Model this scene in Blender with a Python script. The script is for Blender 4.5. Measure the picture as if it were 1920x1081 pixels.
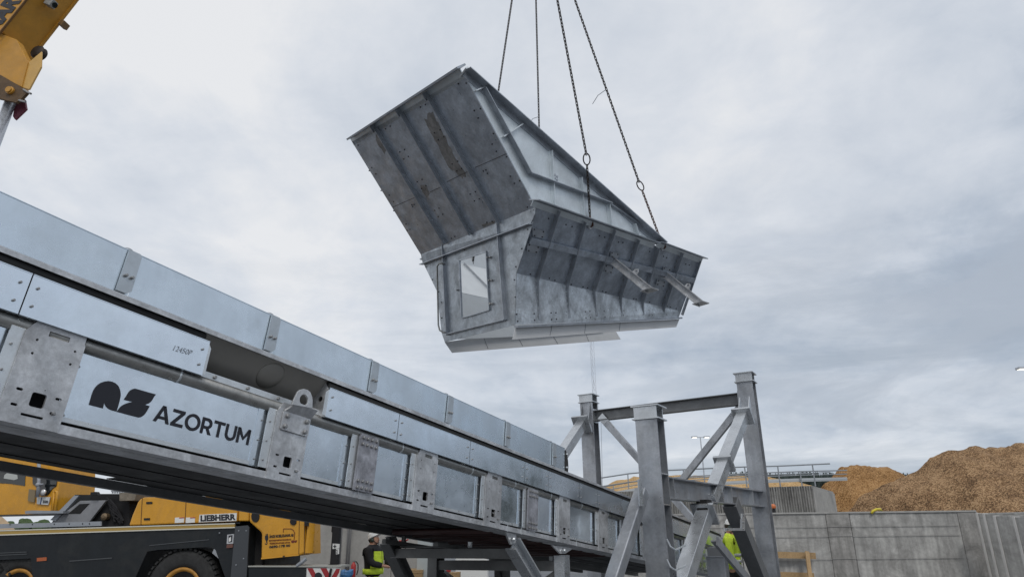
import bpy, math, random
from mathutils import Vector as V, Matrix, noise, geometry
random.seed(7)
S = bpy.context.scene
for o in list(bpy.data.objects): bpy.data.objects.remove(o)
COL = S.collection
R_ = math.radians
# ------------------------------------------------------------------ camera
FP = 1290.0                                  # focal length in photo pixels (photo is 1920 wide)
PITCH = math.atan(460/FP); ROLL = R_(0.7)
fwd = V((0, math.cos(PITCH), math.sin(PITCH)))
up0 = V((0, -math.sin(PITCH), math.cos(PITCH))); r0 = V((1, 0, 0))
rgt = r0*math.cos(ROLL) - up0*math.sin(ROLL)
upv = r0*math.sin(ROLL) + up0*math.cos(ROLL)
CAM = V((0, 0, 1.65))
cd = bpy.data.cameras.new("camera"); cam = bpy.data.objects.new("camera", cd); COL.objects.link(cam)
cd.sensor_width = 36; cd.lens = 36*FP/1920; cd.clip_start = 0.05; cd.clip_end = 5000
mw = Matrix((rgt, upv, -fwd)).transposed().to_4x4(); mw.translation = CAM
cam.matrix_world = mw
S.camera = cam
S.render.resolution_x = 1024; S.render.resolution_y = 576
# ------------------------------------------------------------------ light
SUN_AZ, SUN_EL = 165.0, 48.0
SKY_STR = 0.1
w = bpy.data.worlds.new("World"); S.world = w; w.use_nodes = True
nt = w.node_tree; N = nt.nodes; L = nt.links
for n_ in list(N): N.remove(n_)
def nd(t, **k):
    x = N.new(t)
    for a, b in k.items():
        if a == 'op': x.operation = b
        else: setattr(x, a, b)
    return x
def mth(op, a, b=None, clamp=False):
    x = N.new('ShaderNodeMath'); x.operation = op; x.use_clamp = clamp
    for i, q in enumerate((a, b)):
        if q is None: continue
        if isinstance(q, (int, float)): x.inputs[i].default_value = q
        else: L.new(q, x.inputs[i])
    return x.outputs[0]
def ramp(fac, stops):
    x = N.new('ShaderNodeValToRGB'); L.new(fac, x.inputs[0])
    e = x.color_ramp.elements
    while len(e) < len(stops): e.new(0.5)
    for i, (p, c) in enumerate(stops):
        e[i].position = p; e[i].color = (*c, 1) if len(c) == 3 else c
    return x.outputs[0]
def mixc(f, a, b, mode='MIX'):
    x = N.new('ShaderNodeMix'); x.data_type = 'RGBA'; x.blend_type = mode
    for s, q in ((0, f), (6, a), (7, b)):
        if isinstance(q, (int, float)): x.inputs[s].default_value = q
        elif isinstance(q, tuple): x.inputs[s].default_value = (*q, 1)
        else: L.new(q, x.inputs[s])
    return x.outputs[2]
sky = nd('ShaderNodeTexSky', sky_type='NISHITA'); sky.sun_disc = False
sky.sun_elevation = R_(SUN_EL); sky.sun_rotation = R_(SUN_AZ)
tc = nd('ShaderNodeTexCoord'); sx = nd('ShaderNodeSeparateXYZ'); L.new(tc.outputs['Generated'], sx.inputs[0])
X, Y, Z = sx.outputs
zz = mth('ADD', mth('MAXIMUM', Z, 0.0), 0.32)
cx = nd('ShaderNodeCombineXYZ'); L.new(mth('DIVIDE', X, zz), cx.inputs[0]); L.new(mth('DIVIDE', Y, zz), cx.inputs[1])
def nz(vec, sc, det=6, ro=.55, dis=0., off=(0, 0, 0)):
    m = nd('ShaderNodeMapping'); L.new(vec, m.inputs[0]); m.inputs['Location'].default_value = off
    x = nd('ShaderNodeTexNoise'); L.new(m.outputs[0], x.inputs['Vector'])
    x.inputs['Scale'].default_value = sc; x.inputs['Detail'].default_value = det; x.inputs['Roughness'].default_value = ro; x.inputs['Distortion'].default_value = dis
    return x.outputs['Fac']
n1 = nz(cx.outputs[0], 1.35, 7, .55, .5, (3.1, 1.7, 0))
n2 = nz(cx.outputs[0], 4.2, 8, .6, .3, (9.0, 4.4, 0))
n4 = nz(cx.outputs[0], 9.0, 6, .6, .4, (2.0, 7.7, 0))
base = mth('ADD', mth('ADD', mth('MULTIPLY', n1, .58), mth('MULTIPLY', n2, .32)), mth('MULTIPLY', n4, .10))
# the cloud deck thins towards the left of the view and thickens to the right and towards the horizon
side = mth('MULTIPLY', X, -0.26)
zt = mth('MULTIPLY', mth('SUBTRACT', Z, 0.42), 0.40)
front = mth('ADD', side, zt)
t_ = mth('ADD', mth('ADD', mth('MULTIPLY', mth('SUBTRACT', base, 0.5), 2.6), 0.72), front, True)
deck = ramp(t_, [(0.0, (.33, .385, .48)), (.28, (.44, .505, .60)), (.52, (.61, .66, .735)), (.78, (.73, .765, .82)), (1.0, (.85, .86, .88))])
# low banks of stratus near the horizon
cl = nd('ShaderNodeCombineXYZ'); L.new(mth('MULTIPLY', X, 2.2), cl.inputs[0]); L.new(mth('MULTIPLY', Y, 1.2), cl.inputs[1]); L.new(mth('MULTIPLY', Z, 15.), cl.inputs[2])
n3 = nz(cl.outputs[0], 1.0, 7, .6, .6, (1.3, 0, 2.4))
lowm = mth('MULTIPLY', ramp(n3, [(.42, (0, 0, 0)), (.62, (1, 1, 1))]), ramp(Z, [(.0, (.85,)*3), (.2, (.7,)*3), (.42, (0, 0, 0))]))
lowm = mth('MULTIPLY', lowm, mth('ADD', mth('MULTIPLY', X, .9), .72, True))
deck = mixc(lowm, deck, (.36, .42, .50))
# a few denser grey cloud patches in the lower right of the sky
n5 = nz(cx.outputs[0], 2.3, 8, .58, .5, (5.3, 0.6, 0))
pm = mth('MULTIPLY', ramp(n5, [(.47, (0, 0, 0)), (.60, (1, 1, 1))]), mth('MULTIPLY', ramp(X, [(.1, (0, 0, 0)), (.35, (1, 1, 1))]), ramp(Z, [(.05, (.7,)*3), (.28, (.7,)*3), (.5, (0, 0, 0))])))
deck = mixc(pm, deck, (.45, .50, .575))
cloud = nd('ShaderNodeVectorMath', operation='SCALE'); L.new(deck, cloud.inputs[0]); cloud.inputs['Scale'].default_value = 1.0/SKY_STR
allsky = mixc(0.93, sky.outputs[0], cloud.outputs[0])
bg = nd('ShaderNodeBackground'); L.new(allsky, bg.inputs[0]); bg.inputs[1].default_value = SKY_STR
wo = nd('ShaderNodeOutputWorld'); L.new(bg.outputs[0], wo.inputs[0])
sl = bpy.data.lights.new("sun", 'SUN'); sl.energy = 1.1; sl.angle = R_(18); sl.color = (1, .96, .9)
so = bpy.data.objects.new("sun", sl); COL.objects.link(so)
sd = V((math.sin(R_(SUN_AZ))*math.cos(R_(SUN_EL)), math.cos(R_(SUN_AZ))*math.cos(R_(SUN_EL)), math.sin(R_(SUN_EL))))
so.rotation_euler = sd.to_track_quat('Z', 'Y').to_euler(); so.location = (0, -5, 30)
S.view_settings.view_transform = 'Standard'; S.view_settings.look = 'None'; S.view_settings.exposure = 0.0; S.view_settings.gamma = 1
S.render.engine = 'CYCLES'
# ------------------------------------------------------------------ pixel helpers: a photo pixel turned into a world point
def ray(u, v): return fwd + rgt*((u-960)/FP) - upv*((v-540.5)/FP)
def at(u, v, dep): return CAM + ray(u, v)*dep
class Plane:
    def __init__(s, o, n, off=0): s.n = n.normalized(); s.o = o
    def p(s, u, v, off=0.0):
        r = ray(u, v); t = ((s.o + s.n*off - CAM).dot(s.n))/r.dot(s.n); return CAM + r*t
def plane3(a, b, c):
    n = (b-a).cross(c-a).normalized()
    if n.dot(CAM-a) < 0: n = -n
    return Plane(a, n)
def pj(p):
    d = p-CAM; z = d.dot(fwd); return (960+FP*d.dot(rgt)/z, 540.5-FP*d.dot(upv)/z)
# ------------------------------------------------------------------ materials
MAT = {}
def material(name, col, rough=.5, metal=0., mott=.0, msc=3., fine=.0, fsc=60., bump=0., bsc=40., streak=0., dirt=None, dirtamt=.0, spec=None):
    if name in MAT: return MAT[name]
    m = bpy.data.materials.new(name); m.use_nodes = True
    t = m.node_tree; b = t.nodes['Principled BSDF']; lk = t.links
    b.inputs['Metallic'].default_value = metal; b.inputs['Roughness'].default_value = rough
    b.inputs['Base Color'].default_value = (*col, 1)
    if spec is not None: b.inputs['Specular IOR Level'].default_value = spec
    c = t.nodes.new('ShaderNodeTexCoord')
    def noi(sc, det=4, ro=.6, st=None, dis=0.):
        x = t.nodes.new('ShaderNodeTexNoise'); x.inputs['Scale'].default_value = sc; x.inputs['Detail'].default_value = det; x.inputs['Roughness'].default_value = ro; x.inputs['Distortion'].default_value = dis
        if st:
            mp = t.nodes.new('ShaderNodeMapping'); mp.inputs['Scale'].default_value = st; lk.new(c.outputs['Object'], mp.inputs[0]); lk.new(mp.outputs[0], x.inputs['Vector'])
        else: lk.new(c.outputs['Object'], x.inputs['Vector'])
        return x.outputs['Fac']
    def rng(f, lo, hi, a=.3, bb=.7):
        x = t.nodes.new('ShaderNodeMapRange'); lk.new(f, x.inputs[0]); x.inputs[1].default_value = a; x.inputs[2].default_value = bb; x.inputs[3].default_value = lo; x.inputs[4].default_value = hi
        return x.outputs[0]
    cur = None
    def mul(fac):
        nonlocal cur
        x = t.nodes.new('ShaderNodeVectorMath'); x.operation = 'SCALE'
        if cur is None: x.inputs[0].default_value = col
        else: lk.new(cur, x.inputs[0])
        lk.new(fac, x.inputs['Scale']); cur = x.outputs[0]
    if mott: mul(rng(noi(msc, 5, .65, dis=.4), 1-mott, 1+mott))
    if fine: mul(rng(noi(fsc, 3, .7), 1-fine, 1+fine))
    if streak: mul(rng(noi(7, 4, .6, (1, 1, .12)), 1-streak, 1+streak))
    if dirt:
        x = t.nodes.new('ShaderNodeMix'); x.data_type = 'RGBA'
        lk.new(rng(noi(1.7, 6, .7, dis=.8), 0, dirtamt, .48, .72), x.inputs[0])
        if cur is None: x.inputs[6].default_value = (*col, 1)
        else: lk.new(cur, x.inputs[6])
        x.inputs[7].default_value = (*dirt, 1); cur = x.outputs[2]
    if cur is not None: lk.new(cur, b.inputs['Base Color'])
    if mott or fine: lk.new(rng(noi(msc*1.7, 5, .7), max(.05, rough-.12), min(1, rough+.14)), b.inputs['Roughness'])
    if bump:
        x = t.nodes.new('ShaderNodeBump'); x.inputs['Strength'].default_value = bump; x.inputs['Distance'].default_value = .02
        lk.new(noi(bsc, 5, .65), x.inputs['Height']); lk.new(x.outputs[0], b.inputs['Normal'])
    MAT[name] = m
    return m
M = material
GALV = M('galvanised_plate', (.58, .59, .605), .40, .62, .30, 5, .14, 30, .08, 60, .06, (.26, .25, .25), .55)
GALV_L = M('bright_zinc', (.68, .71, .73), .32, .7, .10, 4, .05, 80)
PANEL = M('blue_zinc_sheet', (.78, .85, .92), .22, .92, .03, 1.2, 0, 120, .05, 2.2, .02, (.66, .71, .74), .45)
LAPM = M('lap_zinc', (.50, .54, .57), .4, .8, .12, 6)
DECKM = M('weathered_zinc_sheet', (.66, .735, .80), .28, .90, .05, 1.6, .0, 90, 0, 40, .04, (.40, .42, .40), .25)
PIPE = M('tube_steel', (.30, .30, .29), .34, .75, .18, 9, .08, 60)
TROUGH = M('trough_plate', (.34, .325, .30), .45, .5, .10, 2)
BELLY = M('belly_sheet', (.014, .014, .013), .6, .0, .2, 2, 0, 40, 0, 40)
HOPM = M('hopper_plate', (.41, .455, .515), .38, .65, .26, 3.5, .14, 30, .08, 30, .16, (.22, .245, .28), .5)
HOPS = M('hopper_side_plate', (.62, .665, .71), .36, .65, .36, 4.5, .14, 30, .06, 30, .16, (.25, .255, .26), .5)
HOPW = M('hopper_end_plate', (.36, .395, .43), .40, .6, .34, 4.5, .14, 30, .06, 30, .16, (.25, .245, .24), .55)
HOPL = M('hopper_light_plate', (.62, .67, .70), .45, .6, .14, 2.4, .05, 50, 0, 40, .05)
RIBM = M('hopper_rib', (.40, .43, .47), .4, .65, .2, 6)
SKIRT = M('skirt_liner', (.62, .63, .64), .55, .0, .05, 2)
COLM = M('column_steel', (.36, .375, .40), .36, .7, .26, 2.4, .10, 30, .05, 40, .14, (.50, .50, .50), .5)
BRACE = M('strut_steel', (.54, .56, .58), .30, .75, .13, 3, .04, 40, .05, 40, .06)
TREST = M('shaded_trestle_steel', (.12, .122, .12), .45, .2, .2, 3, .06, 40)  # shade under the conveyor is put into this darker steel colour
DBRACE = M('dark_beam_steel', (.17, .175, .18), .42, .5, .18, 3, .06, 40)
BOLT = M('bolt_steel', (.33, .33, .33), .4, .7)
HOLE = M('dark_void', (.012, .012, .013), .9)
BLACK = M('black_lettering', (.012, .013, .02), .5)
CHAINM = M('chain_steel', (.045, .036, .032), .55, .6, .3, 30)
RUST = M('rusty_hook', (.12, .06, .045), .7, .4, .3, 30)
YEL = M('crane_yellow', (.62, .30, .022), .30, .0, .07, 2, .03, 40, 0, 40, .06, (.30, .17, .05), .4)
YELB = M('boom_yellow', (.52, .255, .03), .45, .0, .10, 3, .06, 60, .05, 90, .0, (.30, .16, .03), .35)
CHAS = M('chassis_dark', (.014, .017, .020), .42, .0, .15, 4, 0, 40, 0, 40, .1, (.05, .048, .042), .35, .3)
RUB = M('tyre_rubber', (.022, .022, .022), .8, 0, .25, 8, .1, 60, .15, 60)
GREYP = M('grey_paint', (.30, .32, .35), .5, .2, .1, 5)
WHITE = M('white_paint', (.72, .72, .70), .5)
RED = M('red_paint', (.38, .03, .03), .5, 0, .12, 20)
GOLD = M('gold_stripe', (.38, .25, .06), .4)
GLASS = M('dark_glass', (.012, .016, .018), .06, 0, spec=.8)
CONC = M('cast_concrete', (.36, .355, .34), .85, 0, .22, 1.3, .12, 10, .3, 30, .26, (.17, .165, .155), .7)
CONCD = M('damp_concrete', (.29, .282, .268), .85, 0, .25, 1.8, .12, 10, .3, 30, .26, (.12, .116, .11), .8)
CONC2 = M('pale_concrete', (.36, .355, .34), .85, 0, .14, 1.5, .08, 14, .2, 30, .06)
WOOD = M('sawn_timber', (.36, .24, .12), .75, 0, .2, 5, .15, 30)
HIVIS = M('hivis_fabric', (.72, .92, .06), .75, 0, .16, 14, .08, 60)
CLOTH = M('black_fabric', (.014, .014, .016), .85)
NAVY = M('navy_fabric', (.025, .03, .06), .85, 0, .2, 12)
SKIN = M('skin', (.50, .27, .18), .55)
HAIR = M('dark_hair', (.05, .035, .025), .7)
REFL = M('reflective_tape', (.55, .56, .55), .4, .2)
BLUEP = M('blue_tarp', (.05, .16, .36), .45, 0, .3, 10)
# ------------------------------------------------------------------ mesh builder
OFF = {}
class MB:
    def __init__(s): s.v = []; s.f = []
    def add(s, vs, fs):
        b = len(s.v); s.v += [V(x) for x in vs]; s.f += [tuple(i+b for i in f) for f in fs]; return s
    def hull8(s, a):     # a: 8 corners, bottom ring 0-3, top ring 4-7
        return s.add(a, [(3, 2, 1, 0), (4, 5, 6, 7), (0, 1, 5, 4), (1, 2, 6, 5), (2, 3, 7, 6), (3, 0, 4, 7)])
    def box(s, c, x, y, z):
        c = V(c); return s.hull8([c-x-y-z, c+x-y-z, c+x+y-z, c-x+y-z, c-x-y+z, c+x-y+z, c+x+y+z, c-x+y+z])
    def bar(s, p, q, wd, ht, up=V((0, 0, 1))):
        d = (q-p).normalized(); z = (up-d*up.dot(d)).normalized(); y = z.cross(d)
        return s.box((p+q)/2, (q-p)/2, y*wd/2, z*ht/2)
    def hbeam(s, p, q, b, h, nrm, tf=.018, tw=.012):   # nrm: direction across the flanges
        d = (q-p).normalized(); z = (nrm-d*nrm.dot(d)).normalized()
        s.bar(p+z*(h/2-tf/2), q+z*(h/2-tf/2), b, tf, z); s.bar(p-z*(h/2-tf/2), q-z*(h/2-tf/2), b, tf, z)
        return s.bar(p, q, tw, h-2*tf-.001, z)
    def tube(s, pts, r, seg=8, closed=False, cap=True):
        pts = [V(p) for p in pts]; n = len(pts); rings = []; prev = None
        for i, p in enumerate(pts):
            if closed: t = (pts[(i+1) % n]-pts[i-1])
            else: t = pts[min(i+1, n-1)]-pts[max(i-1, 0)]
            t.normalize()
            if prev is None:
                a = V((0, 0, 1)) if abs(t.z) < .9 else V((1, 0, 0)); x = (a-t*a.dot(t)).normalized()
            else: x = (prev-t*prev.dot(t)).normalized()
            prev = x; y = t.cross(x); rr = r[i] if isinstance(r, (list, tuple)) else r
            rings.append([p+(x*math.cos(2*math.pi*k/seg)+y*math.sin(2*math.pi*k/seg))*rr for k in range(seg)])
        fs = []
        for i in range(n if closed else n-1):
            j = (i+1) % n
            for k in range(seg): fs.append((i*seg+k, i*seg+(k+1) % seg, j*seg+(k+1) % seg, j*seg+k))
        if not closed and cap: fs += [tuple(range(seg-1, -1, -1)), tuple((n-1)*seg+k for k in range(seg))]
        return s.add([p for rg in rings for p in rg], fs)
    def lathe(s, c, ax, prof, seg=24):      # prof: (distance along axis, radius)
        ax = ax.normalized(); a = V((0, 0, 1)) if abs(ax.z) < .9 else V((1, 0, 0)); x = (a-ax*a.dot(ax)).normalized(); y = ax.cross(x)
        vs = [c+ax*h+(x*math.cos(2*math.pi*k/seg)+y*math.sin(2*math.pi*k/seg))*r for h, r in prof for k in range(seg)]; n = len(prof)
        fs = [(i*seg+k, i*seg+(k+1) % seg, (i+1)*seg+(k+1) % seg, (i+1)*seg+k) for i in range(n-1) for k in range(seg)]
        fs += [tuple(range(seg-1, -1, -1)), tuple((n-1)*seg+k for k in range(seg))]
        return s.add(vs, fs)
    def ball(s, c, r, seg=10, rg=6, sc=(1, 1, 1)):
        c = V(c); vs = []; fs = []
        for i in range(rg+1):
            a = math.pi*i/rg
            for k in range(seg):
                b = 2*math.pi*k/seg; vs.append(c+V((r*sc[0]*math.sin(a)*math.cos(b), r*sc[1]*math.sin(a)*math.sin(b), r*sc[2]*math.cos(a))))
        for i in range(rg):
            for k in range(seg): fs.append((i*seg+k, (i+1)*seg+k, (i+1)*seg+(k+1) % seg, i*seg+(k+1) % seg))
        return s.add(vs, fs)
    def plate(s, pts, nrm, th, holes=()):    # polygon (with holes) whose front lies on pts, thickness th behind it
        loops = [[V(p) for p in pts]]+[[V(p) for p in h] for h in holes]
        nrm = nrm.normalized(); a = V((0, 0, 1)) if abs(nrm.z) < .9 else V((1, 0, 0)); x = (a-nrm*a.dot(nrm)).normalized(); y = nrm.cross(x); o = loops[0][0]
        def area(l): return sum(l[i][0]*l[(i+1) % len(l)][1]-l[(i+1) % len(l)][0]*l[i][1] for i in range(len(l)))
        L2 = []; L3 = []
        for i, l in enumerate(loops):
            l2 = [((p-o).dot(x), (p-o).dot(y)) for p in l]
            if (area(l2) < 0) != (i > 0): l = l[::-1]; l2 = l2[::-1]
            L2.append([V((q[0], q[1], 0)) for q in l2]); L3.append(l)
        flat2 = [q for l in L2 for q in l]; flat = [p for l in L3 for p in l]; n = len(flat)
        fs = []
        for t in geometry.tessellate_polygon(L2):
            a_, b_, c_ = (flat2[i] for i in t)
            if (b_-a_).cross(c_-a_).z < 0: t = (t[0], t[2], t[1])
            fs.append(tuple(t)); fs.append((t[2]+n, t[1]+n, t[0]+n))
        k = 0
        for l in L3:
            m = len(l)
            for i in range(m): fs.append((k+i, k+i+n, k+(i+1) % m+n, k+(i+1) % m))
            k += m
        return s.add(flat+[p-nrm*th for p in flat], fs)
    def build(s, name, mat, parent=None, smooth=False, label=None, cat=None, group=None, kind=None, base=None, bevel=0):
        off = OFF[parent.name] if parent else (V(base) if base is not None else s.base())
        me = bpy.data.meshes.new(name); me.from_pydata([tuple(p-off) for p in s.v], [], s.f); me.update()
        if mat: me.materials.append(mat)
        if smooth: me.polygons.foreach_set('use_smooth', [True]*len(me.polygons))
        o = bpy.data.objects.new(name, me); COL.objects.link(o)
        OFF[o.name] = off
        if parent: o.parent = parent
        else: o.location = off
        if bevel:
            b = o.modifiers.new('bevel', 'BEVEL'); b.width = bevel; b.segments = 2; b.limit_method = 'ANGLE'
        tag(o, label, cat, group, kind)
        return o
    def base(s):
        xs = [p.x for p in s.v]; ys = [p.y for p in s.v]; return V(((min(xs)+max(xs))/2, (min(ys)+max(ys))/2, min(p.z for p in s.v)))
def merge(o, mb, mat):        # add small fixings (bolt heads, welds) to the mesh of the part they sit on
    me = o.data; off = OFF[o.name]
    vs = [v.co.copy() for v in me.vertices]; fs = [tuple(p.vertices) for p in me.polygons]; mi = [p.material_index for p in me.polygons]; sm = [p.use_smooth for p in me.polygons]
    names = [m_.name for m_ in me.materials]
    if mat.name not in names: names.append(mat.name)
    k = names.index(mat.name); n = len(vs); mats = [bpy.data.materials[x] for x in names]
    vs += [p-off for p in mb.v]; fs += [tuple(i+n for i in f) for f in mb.f]; mi += [k]*len(mb.f); sm += [False]*len(mb.f)
    new = bpy.data.meshes.new(me.name); new.from_pydata([tuple(v) for v in vs], [], fs); new.update()
    for m_ in mats: new.materials.append(m_)
    new.polygons.foreach_set('material_index', mi); new.polygons.foreach_set('use_smooth', sm)
    o.data = new; bpy.data.meshes.remove(me)
    return o
def tag(o, label=None, cat=None, group=None, kind=None):
    for k, x in (('label', label), ('category', cat), ('group', group), ('kind', kind)):
        if x: o[k] = x
def thing(name, label, cat, loc, group=None):
    o = bpy.data.objects.new(name, None); COL.objects.link(o); o.location = loc; o.empty_display_size = .3
    OFF[o.name] = V(loc); tag(o, label, cat, group); return o
def text(name, txt, org, xd, yd, wid, hgt, mat, parent, bold=0., shear=0., label=None):   # lettering laid on a surface: lower-left corner org
    c = bpy.data.curves.new(name, 'FONT'); c.body = txt; c.size = 1; c.offset = bold; c.extrude = .004; c.shear = shear; c.resolution_u = 3
    t = bpy.data.objects.new('tmp', c); COL.objects.link(t)
    me = bpy.data.meshes.new_from_object(t.evaluated_get(bpy.context.evaluated_depsgraph_get()))
    bpy.data.objects.remove(t); bpy.data.curves.remove(c)
    xs = [v.co.x for v in me.vertices]; ys = [v.co.y for v in me.vertices]; x0, x1, y0, y1 = min(xs), max(xs), min(ys), max(ys)
    zd = xd.cross(yd).normalized(); off = OFF[parent.name]
    for v in me.vertices:
        v.co = org-off+xd.normalized()*((v.co.x-x0)/(x1-x0)*wid)+yd.normalized()*((v.co.y-y0)/(y1-y0)*hgt)+zd*(v.co.z*.4+.002)
    me.materials.append(mat); me.name = name
    o = bpy.data.objects.new(name, me); COL.objects.link(o); o.parent = parent; OFF[o.name] = off
    if label: o['label'] = label
    return o
def arc(c, r, a0, a1, n, x, y): return [c+x*(r*math.cos(a0+(a1-a0)*i/n))+y*(r*math.sin(a0+(a1-a0)*i/n)) for i in range(n+1)]
ZUP = V((0, 0, 1))
#@@SETTING
# ------------------------------------------------------------------ ground, concrete walls, far things
g = MB(); g.add([(-1500, -300, 0), (1500, -300, 0), (1500, 3000, 0), (-1500, 3000, 0)], [(0, 1, 2, 3)])
GROUND = M('yard_ground', (.138, .147, .16), .8, 0, .25, .35, .12, 9, .2, 20, 0, (.07, .07, .068), .6)
g.build('ground', GROUND, kind='structure', base=(0, 0, 0))
HZ = lambda u: 1000.5-.0122*(u-960)
def atz(u, v, dep): return at(u, v, dep)
# far forest, conifers on the skyline, with unseen trees added for reflections
f = MB()
for i in range(1500):
    u = random.uniform(1380, 2300)
    dep = random.uniform(380, 460)
    p = at(u, HZ(u), dep); top = at(u, 883+random.uniform(-3, 8)-2*math.sin(u*.05) if u > 1000 else 985+random.uniform(-2, 5), dep).z
    r = random.uniform(2.2, 4.5)
    f.lathe(V((p.x, p.y, 0)), ZUP, [(0, r), (top*.35, r*1.05), (top*.5, r*.7), (top*.62, r*.8), (top*.8, r*.4), (top*.86, r*.42), (top, .1)], 6)
for i in range(420):  # nearer trees outside the view, added to darken reflections in the conveyor panels
    az = R_(random.uniform(47, 125)); dep = random.uniform(80, 110); top = random.uniform(7, 12.5); r = random.uniform(1.6, 2.6)
    f.lathe(V((math.sin(az)*dep, math.cos(az)*dep, 0)), ZUP, [(0, r), (top*.35, r*1.05), (top*.5, r*.7), (top*.62, r*.8), (top*.8, r*.4), (top*.86, r*.42), (top, .1)], 6)
f.build('forest_with_added_trees', M('conifer_green', (.03, .045, .04), .9, 0, .4, .1), kind='stuff', label='dark strip of far conifer forest on the skyline, with unseen trees added to darken panel reflections', cat='forest', base=(0, 400, 0))
f = MB()
for i in range(420):
    u = random.uniform(-260, 140); dep = random.uniform(66, 74); top = at(u, 969+6*noise.noise(V((u*.05, 3, 0)))+random.uniform(-1, 4), dep).z
    p = at(u, HZ(u), dep); r = random.uniform(.25, .6); f.ball(V((p.x, p.y, random.uniform(.2, 1)*(top-r))), r, 7, 5, (1.3, 1, .9))
f.build('green_hedge', M('hedge_green', (.05, .085, .03), .9, 0, .5, 1.5, .3, 14), None, False, 'rough green hedge seen under the yellow operator cab', 'hedge')
# wood chip heaps
def chipmat(name, c1, c2, c3):
    m = bpy.data.materials.new(name); m.use_nodes = True; t = m.node_tree; b = t.nodes['Principled BSDF']; lk = t.links
    b.inputs['Roughness'].default_value = .9; b.inputs['Specular IOR Level'].default_value = .15
    c = t.nodes.new('ShaderNodeTexCoord')
    vo = t.nodes.new('ShaderNodeTexVoronoi'); vo.inputs['Scale'].default_value = 19; lk.new(c.outputs['Object'], vo.inputs['Vector'])
    n = t.nodes.new('ShaderNodeTexNoise'); n.inputs['Scale'].default_value = .8; n.inputs['Detail'].default_value = 9; n.inputs['Roughness'].default_value = .7; lk.new(c.outputs['Object'], n.inputs['Vector'])
    s = t.nodes.new('ShaderNodeSeparateColor'); lk.new(vo.outputs['Color'], s.inputs[0])
    a = t.nodes.new('ShaderNodeMath'); a.operation = 'MULTIPLY_ADD'; lk.new(s.outputs[0], a.inputs[0]); a.inputs[1].default_value = .5; a.inputs[2].default_value = -.25
    ad = t.nodes.new('ShaderNodeMath'); ad.operation = 'ADD'; lk.new(a.outputs[0], ad.inputs[0]); lk.new(n.outputs['Fac'], ad.inputs[1])
    r = t.nodes.new('ShaderNodeValToRGB'); lk.new(ad.outputs[0], r.inputs[0]); e = r.color_ramp.elements
    e[0].position = .25; e[0].color = (*c1, 1); e[1].position = .72; e[1].color = (*c3, 1); x = e.new(.48); x.color = (*c2, 1)
    lk.new(r.outputs[0], b.inputs['Base Color'])
    bp = t.nodes.new('ShaderNodeBump'); bp.inputs['Strength'].default_value = .9; bp.inputs['Distance'].default_value = .12; lk.new(s.outputs[1], bp.inputs['Height']); lk.new(bp.outputs[0], b.inputs['Normal'])
    return m
CHIP = chipmat('wood_chips_brown', (.09, .054, .031), (.24, .143, .074), (.43, .285, .16))
CHIP2 = chipmat('wood_chips_orange', (.14, .07, .026), (.33, .18, .07), (.48, .29, .135))
CHIP3 = chipmat('wood_chips_pale', (.40, .25, .11), (.55, .36, .17), (.65, .46, .25))
def heap(name, prof, dep, spread, mat, label, nx=110, ny=44):
    us = [p[0] for p in prof]
    def pv(u):
        for (a, b), (c, d) in zip(prof, prof[1:]):
            if a <= u <= c:
                k = (u-a)/(c-a); k = k*k*(3-2*k) if False else k
                return b+(d-b)*k
        return prof[-1][1]
    m = MB(); vs = []; fs = []
    for j in range(ny+1):
        for i in range(nx+1):
            u = us[0]+(us[-1]-us[0])*i/nx; p = at(u, pv(u), dep); h = max(p.z, .0)
            s = (j/ny*2-1); run = h*spread*s
            y = p.y+run; z = h*(1-abs(s)**1.15)
            q = V((p.x+run*.12, y, z))
            nn = noise.fractal(q*.5, 1.0, 2.0, 4)*.30*min(1, h/2)+noise.noise(q*1.3)*.11+noise.noise(q*2.9)*.07+random.uniform(-.03, .03)
            edge = min(1, (1-abs(s))*6)
            q.z = max(q.z+nn*edge*.9, -.05); q.x += noise.noise(q*.4+V((9, 0, 0)))*.3
            vs.append(q)
    for j in range(ny):
        for i in range(nx): a = j*(nx+1)+i; fs.append((a, a+1, a+nx+2, a+nx+1))
    m.add(vs, fs); return m.build(name, mat, smooth=True, label=label, cat='wood chip heap')
heap('wood_chip_heap', [(1500, 1010), (1560, 975), (1610, 938), (1660, 905), (1700, 886), (1718, 878), (1745, 857), (1765, 846), (1785, 840), (1822, 837), (1845, 841), (1870, 841), (1892, 839), (1905, 835), (1930, 835), (2000, 842), (2200, 870), (2400, 940), (2500, 1000)], 42, 1.35, CHIP, 'tallest brown wood chip heap, rising at the right edge behind the concrete wall', 170, 70)
heap('wood_chip_heap', [(1480, 985), (1520, 930), (1545, 903), (1570, 880), (1590, 872), (1612, 873), (1635, 871), (1660, 877), (1690, 890), (1720, 905), (1780, 940), (1840, 1000)], 52, 1.3, CHIP2, 'smaller orange wood chip heap between the ribbed silo wall and the tall heap', 100, 50)
heap('wood_chip_heap', [(1060, 990), (1110, 916), (1160, 898), (1240, 891), (1330, 892), (1430, 893), (1475, 899), (1520, 906), (1580, 985)], 60, 1.2, CHIP3, 'pale yellow wood chip heap showing low behind the railing', 60, 24)
heap('sand_heap', [(-160, 1008), (-60, 950), (-20, 958), (5, 964), (22, 985), (40, 1008)], 60, 1.2, M('sand', (.45, .33, .21), .9, 0, .2, 1), 'pale sand heap seen under the yellow operator cab', 24, 12)
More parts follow.
